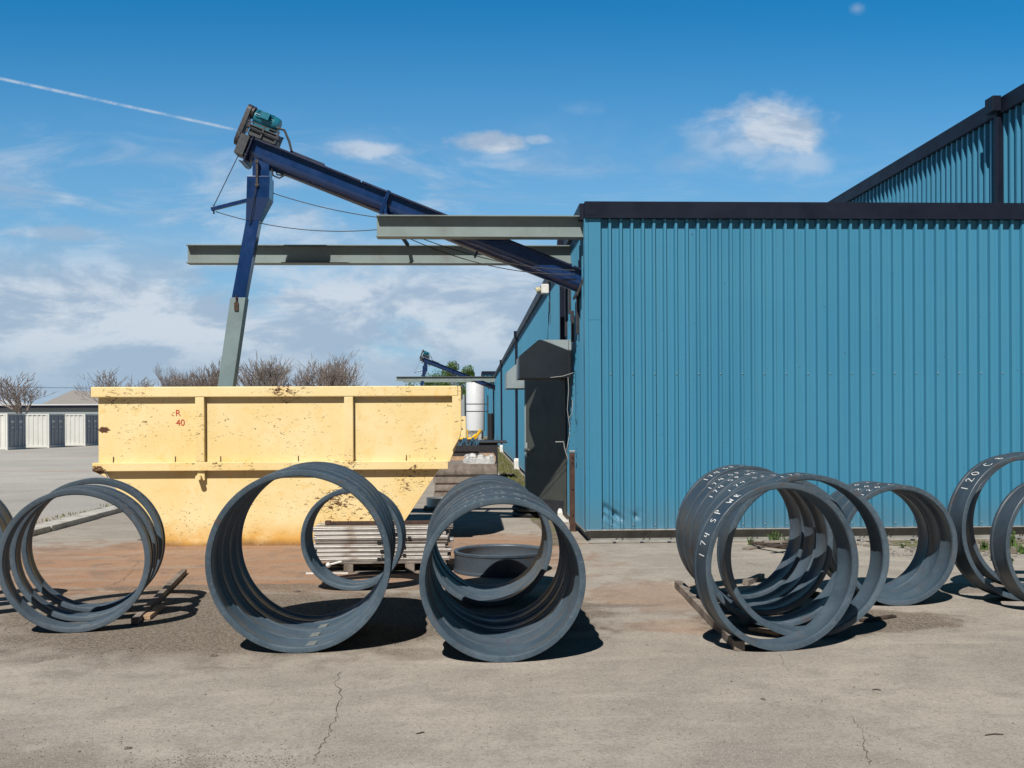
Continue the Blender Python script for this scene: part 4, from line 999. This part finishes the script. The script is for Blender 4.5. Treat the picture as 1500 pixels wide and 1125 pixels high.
q = MB(); q.box((-.70, 68, 1.7), (-.42, 68.5, 3.2)); q.box((-.62, 68.1, 0), (-.5, 68.4, 1.7)); top(q, 'control_cabinet', M['far_wall'], (-.6, 68, 0), 'pale grey cabinet on a post left of the white tank', 'cabinet', bevel=.02)
q = MB(); q.box((-.72, 60, 0), (-.30, 60.5, 1.75)); top(q, 'yellow_cabinet', M['skip'], (-.6, 60, 0), 'pale yellow box just right of the skip in the distance', 'box', bevel=.02)
q = MB(); q.tube([(1.12, 58, .3), (1.12, 58, 1.9)], .16, 12); q.tube([(1.12, 58, 0), (1.12, 58, .3)], .1, 12); top(q, 'gas_bottle', M['black'], (1.12, 58, 0), 'black upright cylinder by the distant side wall', 'cylinder', smooth=40)

# grass along the wall foot, weeds
def blades(mb, x, y, n, h, spread, z=.01):
    for i in range(n):
        a = random.uniform(0, 6.28); r = random.uniform(0, spread); bx, by = x + r * math.cos(a), y + r * math.sin(a); hh = h * random.uniform(.5, 1.2)
        lx, ly = random.uniform(-.5, .5) * hh, random.uniform(-.5, .5) * hh; w_ = .006 + hh * .03
        c_ = random.uniform(0, 6.28); ux, uy = math.cos(c_) * w_, math.sin(c_) * w_
        v = [mb.bm.verts.new(p) for p in [(bx - ux, by - uy, z), (bx + ux, by + uy, z), (bx + lx * .4 + ux * .7, by + ly * .4 + uy * .7, z + hh * .6), (bx + lx * .4 - ux * .7, by + ly * .4 - uy * .7, z + hh * .6), (bx + lx, by + ly, z + hh)]]
        mb.bm.faces.new(v[:4]); mb.bm.faces.new([v[3], v[2], v[4]])
q = MB()
for i in range(1500): blades(q, random.uniform(.85, 1.4), 18.5 + 50 * random.random() ** 1.8, 4, .07, .1, .014)
for i in range(260): blades(q, -6.5 - abs(random.gauss(0, .25)), random.uniform(12, 24), 5, .05, .12, .0)
tag(q.build('grass', M['grass']), kind='stuff')
def weed(px, py, h, n, lab, t=None):
    h *= .62; p = gnd(px, py); q = MB(); blades(q, p.x, p.y, n, h, h * .5, .012)
    for k in range(max(3, n // 10)):
        b = Vector((p.x + random.uniform(-h, h) * .4, p.y, .012)); tp = b + Vector((random.uniform(-.3, .3) * h, random.uniform(-.3, .3) * h, h * random.uniform(.8, 1.3))); q.tube([b, tp], .003, 4)
        for j in range(7):
            c_ = b.lerp(tp, .3 + .1 * j) + Vector((random.uniform(-.02, .02), random.uniform(-.02, .02), 0)); s_ = .018; d = Vector((random.uniform(-1, 1), random.uniform(-1, 1), random.uniform(-.3, .8))).normalized() * s_; e_ = d.cross(Vector((0, 0, 1))).normalized() * s_ * .5
            q.poly([c_, c_ + d + e_, c_ + d * 2, c_ + d - e_])
    top(q, 'weed', M['weed'], (p.x, p.y, .01), lab, 'weed', 'weeds at the wall foot')
weed(1100, 799, .13, 30, 'weed clump at the wall foot at the left of the ring pile opening'); weed(1135, 798, .24, 40, 'tall green weed at the wall foot seen through the right ring pile')
weed(1152, 799, .16, 30, 'weed at the wall foot at the right of the ring pile opening'); weed(1478, 803, .30, 44, 'tall weed by the wall at the right edge'); weed(1442, 806, .14, 40, 'low weed clump by the wall right of the packed rings')
weed(1495, 812, .12, 60, 'spreading weed patch at the far right wall foot'); weed(1455, 822, .07, 60, 'low ground weed on the dirt strip at the right'); weed(1322, 803, .05, 50, 'low green tuft behind the packed rings'); weed(1480, 826, .07, 70, 'flat weed patch on the dirt at the right edge')
q = MB()
for i in range(420):
    stone(q, random.uniform(4.9, 9), random.uniform(11.7, 13.3), .008, random.uniform(.008, .035))
tag(q.build('rubble', M['rock']), kind='stuff')

# ------------------------------------------------------------ containers and the far lot
def container():
    L, Wd, Hh = 5.2, 1.9, 2.02
    e = empty('shipping_container', (0, 0, 0))
    def B(name, mat, boxes, **k): return lb(e, name, mat, boxes, **k)
    # body corrugated along the long sides; door end at +x
    q = MB(); s = 0; pts = []
    while s < L - .2: pts += [(s, 0), (s + .12, 0), (s + .15, .035), (s + .25, .035), (s + .28, 0)]; s += .28
    pts.append((L - .05, 0))
    for y0, sg in ((0, -1), (Wd, 1)):
        rows = [[q.bm.verts.new((-L + .05 + a, y0 + sg * (-.05 + b), z)) for z in (.12, Hh - .08)] for a, b in pts]
        for a, b in zip(rows, rows[1:]): q.bm.faces.new([a[0], b[0], b[1], a[1]])
    q.box((-L + .03, .06, Hh - .06), (-.05, Wd - .06, Hh - .03)); q.box((-L + .02, .06, .1), (-L + .05, Wd - .06, Hh - .05))
    q.build('body', M['cont_white'], e, org=Vector((0, 0, 1e-9)))
    bx = []
    for x0, x1 in ((-L, -L + .1), (-.1, 0)):
        for y0, y1 in ((0, .1), (Wd - .1, Wd)): bx.append(((x0, y0, .0), (x1, y1, Hh)))
    for y0, y1 in ((0, .08), (Wd - .08, Wd)):
        bx.append(((-L + .101, y0, .02), (-.101, y1, .13))); bx.append(((-L + .101, y0, Hh - .09), (-.101, y1, Hh - .01)))
    bx.append(((-.1, .101, Hh - .1), (0, Wd - .101, Hh - .005))); bx.append(((-.1, .101, .02), (0, Wd - .101, .14)))
    B('frame', M['cont_white'], bx)
    for y0, y1 in ((.12, Wd / 2 - .01), (Wd / 2 + .01, Wd - .12)):
        d = B('door', M['cont_door'], [((-.06, y0, .16), (-.02, y1, Hh - .12))])
        for k in (.25, .75):
            yy = y0 + (y1 - y0) * k
            lb(d, 'lock_rod', M['galv'], [((-.019, yy - .02, .14), (.02, yy + .02, Hh - .1)), ((.021, yy - .02, .95), (.04, yy + .22, 1.0))])
        lb(d, 'data_plate', M['white'], [((-.019, y0 + .25, 1.5), (-.012, y1 - .15, 1.62))]); lb(d, 'data_plate', M['white'], [((-.019, y0 + .35, 1.2), (-.012, y1 - .25, 1.26))])
    return e
ct = container()
for i, (px, t, lab) in enumerate([(8, 56.5, 'nearest white shipping container at the left edge with dark doors'), (69, 60.5, 'middle white shipping container of the row with a small yellow mark'), (122, 64.5, 'white shipping container just left of the yellow skip')]):
    o = ct if i == 0 else copy_tree(ct)
    p = at(px, 0, t); o.location = (p.x, p.y, 0); o.rotation_euler = (0, 0, R(-6)); tag(o, lab, 'container', 'white shipping containers across the lot')
    # the photo shows the door ends turned a little to the viewer
q = MB(); p = gnd(42, 656); 
for k in range(4): q.box((p.x - .9, p.y + k * .3, .02), (p.x + .75, p.y + k * .3 + .22, .10)); 
q.box((p.x - .7, p.y, .105), (p.x + .5, p.y + 1.1, .16)); top(q, 'steel_plates', M['rust'], (p.x, p.y, 0), 'low pile of dark rusty plates in front of the nearest container', 'plates')
q = MB(); p = gnd(98, 653); q.box((p.x - .7, p.y, .1), (p.x + .15, p.y + .7, .36)); q.box((p.x + .17, p.y - .1, 0), (p.x + .7, p.y + .7, .34)); q.box((p.x - .6, p.y + .05, 0), (p.x - .3, p.y + .6, .1)); top(q, 'concrete_blocks', M['concrete_f'], (p.x, p.y, 0), 'pair of grey blocks on the gravel in front of the containers', 'blocks', bevel=.02)
e = empty('distant_warehouse', (-40, 118, 0), 0, 'long low pale grey building far behind the containers', 'building')
q = MB(); q.box((-90, 118, 0), (-30, 138, 3.0)); q.build('wall', M['far_wall'], e)
q = MB(); q.box((-90.3, 117.6, 3.01), (-29.6, 138.3, 3.28)); q.build('roof', M['fascia'], e)
q = MB(); q.box((-90.3, 117.5, 3.29), (-29.5, 138.3, 3.42)); q.build('roof_edge', M['far_roof_w'], e)
e = empty('gabled_building', (-52, 150, 0), 0, 'brown gabled roof showing behind the bare tree near the skip', 'building')
q = MB(); q.box((-61, 150, 0), (-44, 170, 3.6)); q.build('wall', M['far_wall'], e)
q = MB(); q.prism([(-62, 3.61), (-43, 3.61), (-57, 5.9)], 'y', 149, 171); q.build('roof', M['far_roof'], e)
e = empty('white_roofed_building', (-75, 150, 0), 0, 'white roof peeking at the left edge behind the bare tree', 'building')
q = MB(); q.box((-84, 150, 0), (-68.5, 165, 3.6)); q.build('wall', M['far_wall'], e)
q = MB(); q.prism([(-85, 3.61), (-67.7, 3.61), (-74, 5.0), (-84, 5.0)], 'y', 149, 166); q.build('roof', M['far_roof_w'], e)
q = MB(); A, B_ = at(-30, 566.5, 112), at(420, 568, 112); q.tube([A, A.lerp(B_, .5) - Vector((0, 0, .15)), B_], .03, 4); top(q, 'power_line', M['cable'], A, 'thin power line strung across the sky above the distant roofs', 'power line')

# ------------------------------------------------------------ trees
def bare_tree(px, t, hpx_top, wpx, label, seed, mat='bark', stems=1):
    rnd = random.Random(seed); p = at(px, 0, t); base = Vector((p.x, p.y, 0)); Ht = CAM_Z + (HOR - hpx_top) / F_PX * t; half = wpx / F_PX * t / 2
    e = empty('bare_tree', base, 0, label, 'tree', 'leafless trees beyond the lot')
    tr_ = MB(); cr = MB()
    def grow(pos, d, L, r, lvl, mb):
        n = 3; pts = [pos]; dd = d.copy()
        for i in range(n):
            dd = (dd + Vector((rnd.gauss(0, .10), rnd.gauss(0, .10), .05))).normalized(); pts.append(pts[-1] + dd * L / n)
        mb.tube(pts, r, 5 if lvl < 2 else 3, r * .62, cap=False)
        if lvl >= 5: return
        k = [5, 4, 4, 3, 2][lvl]
        for i in range(k):
            f = rnd.uniform(.45, 1.0) if i else 1.0; q_ = pts[0].lerp(pts[-1], f) if f < .99 else pts[-1]
            if f < .99:
                seg = min(n - 1, int(f * n)); q_ = pts[seg].lerp(pts[seg + 1], f * n - seg)
            a = rnd.uniform(0, 6.28); sp = rnd.uniform(.35, .85) if i else .2
            o1 = dd.orthogonal().normalized(); o2 = dd.cross(o1); nd = (dd + (o1 * math.cos(a) + o2 * math.sin(a)) * sp * (half / Ht * 1.9)).normalized()
            nd = (nd + Vector((0, 0, .10))).normalized()
            grow(q_, nd, L * rnd.uniform(.58, .80), max(.011, r * .56), lvl + 1, cr)
    for s_ in range(stems):
        d0 = Vector((rnd.uniform(-.25, .25), rnd.uniform(-.2, .2), 1)).normalized() if stems > 1 else Vector((rnd.uniform(-.05, .05), 0, 1)).normalized()
        off = Vector((rnd.uniform(-1, 1) * half * .45, rnd.uniform(-.5, .5) * half * .4, 0)) if stems > 1 else Vector((0, 0, 0))
        grow(base + off, d0, Ht * .30, Ht * .013, 0, tr_)
    # fit crown to the measured height
    zs_ = sorted(v.co.z for v in cr.bm.verts); k = Ht / zs_[int(len(zs_) * .985)]
    xs_ = sorted(v.co.x for v in cr.bm.verts); w0 = xs_[int(len(xs_) * .985)] - xs_[int(len(xs_) * .015)]; kx = 2 * half / w0
    for mb in (tr_, cr):
        for v in mb.bm.verts: v.co.z *= k; v.co.x = base.x + (v.co.x - base.x) * kx; v.co.y = base.y + (v.co.y - base.y) * kx
    tr_.build('trunk', M[mat], e); cr.build('crown', M[mat], e)
bare_tree(40, 92, 548, 95, 'spreading leafless tree at the left edge behind the containers', 3, 'bark')
bare_tree(165, 96, 545, 110, 'leafless tree behind the left end of the skip', 5, 'bark2')
bare_tree(262, 92, 540, 62, 'smaller bushy leafless tree just left of the chute', 8, 'bark2', 3)
bare_tree(300, 90, 531, 78, 'taller leafless tree directly behind the grey chute pipe', 12, 'bark', 3)
bare_tree(402, 90, 529, 84, 'leafless tree just right of the chute above the skip', 21, 'bark2', 3)
bare_tree(462, 92, 527, 100, 'widest leafless tree right of the chute above the middle of the skip', 33, 'bark', 4)

def leafy(px, t, top_px, wpx, label, seed):
    rnd = random.Random(seed); p = at(px, 0, t); base = Vector((p.x, p.y, 0)); Ht = CAM_Z + (HOR - top_px) / F_PX * t; half = wpx / F_PX * t / 2
    e = empty('leafy_tree', base, 0, label, 'tree')
    q = MB(); q.tube([base, base + Vector((.1, 0, Ht * .5))], .22, 8, .12)
    cl = []
    for i in range(34):
        a = rnd.uniform(0, 6.28); rr = half * math.sqrt(rnd.random()) * .85; z = Ht * rnd.uniform(.30, .92); lim = half * (1.05 - max(0, z / Ht - .6) * 1.7); rr = min(rr, lim)
        c_ = base + Vector((rr * math.cos(a), rr * math.sin(a), z)); cl.append(c_); q.tube([base + Vector((0, 0, Ht * .35)), c_], .06, 4, .02)
    q.build('trunk', M['bark'], e)
    q = MB()
    for c_ in cl:
        R0 = half * rnd.uniform(.18, .34)
        for i in range(420):
            d = Vector((rnd.gauss(0, 1), rnd.gauss(0, 1), rnd.gauss(0, .8))).normalized() * R0 * rnd.random() ** .4; o_ = c_ + d; s_ = rnd.uniform(.05, .11)
            n_ = Vector((rnd.uniform(-1, 1), rnd.uniform(-1, 1), rnd.uniform(-1, 1))).normalized(); a1 = n_.orthogonal().normalized() * s_; a2 = n_.cross(a1)
            q.poly([o_ - a1, o_ - a2 * .6, o_ + a1, o_ + a2 * .6])
    q.build('crown', M['leaf'], e)
leafy(667, 108, 526, 62, 'green leafy tree behind the distant conveyor', 4)
leafy(636, 118, 537, 88, 'lower green leafy tree left of the distant conveyor chute', 9)
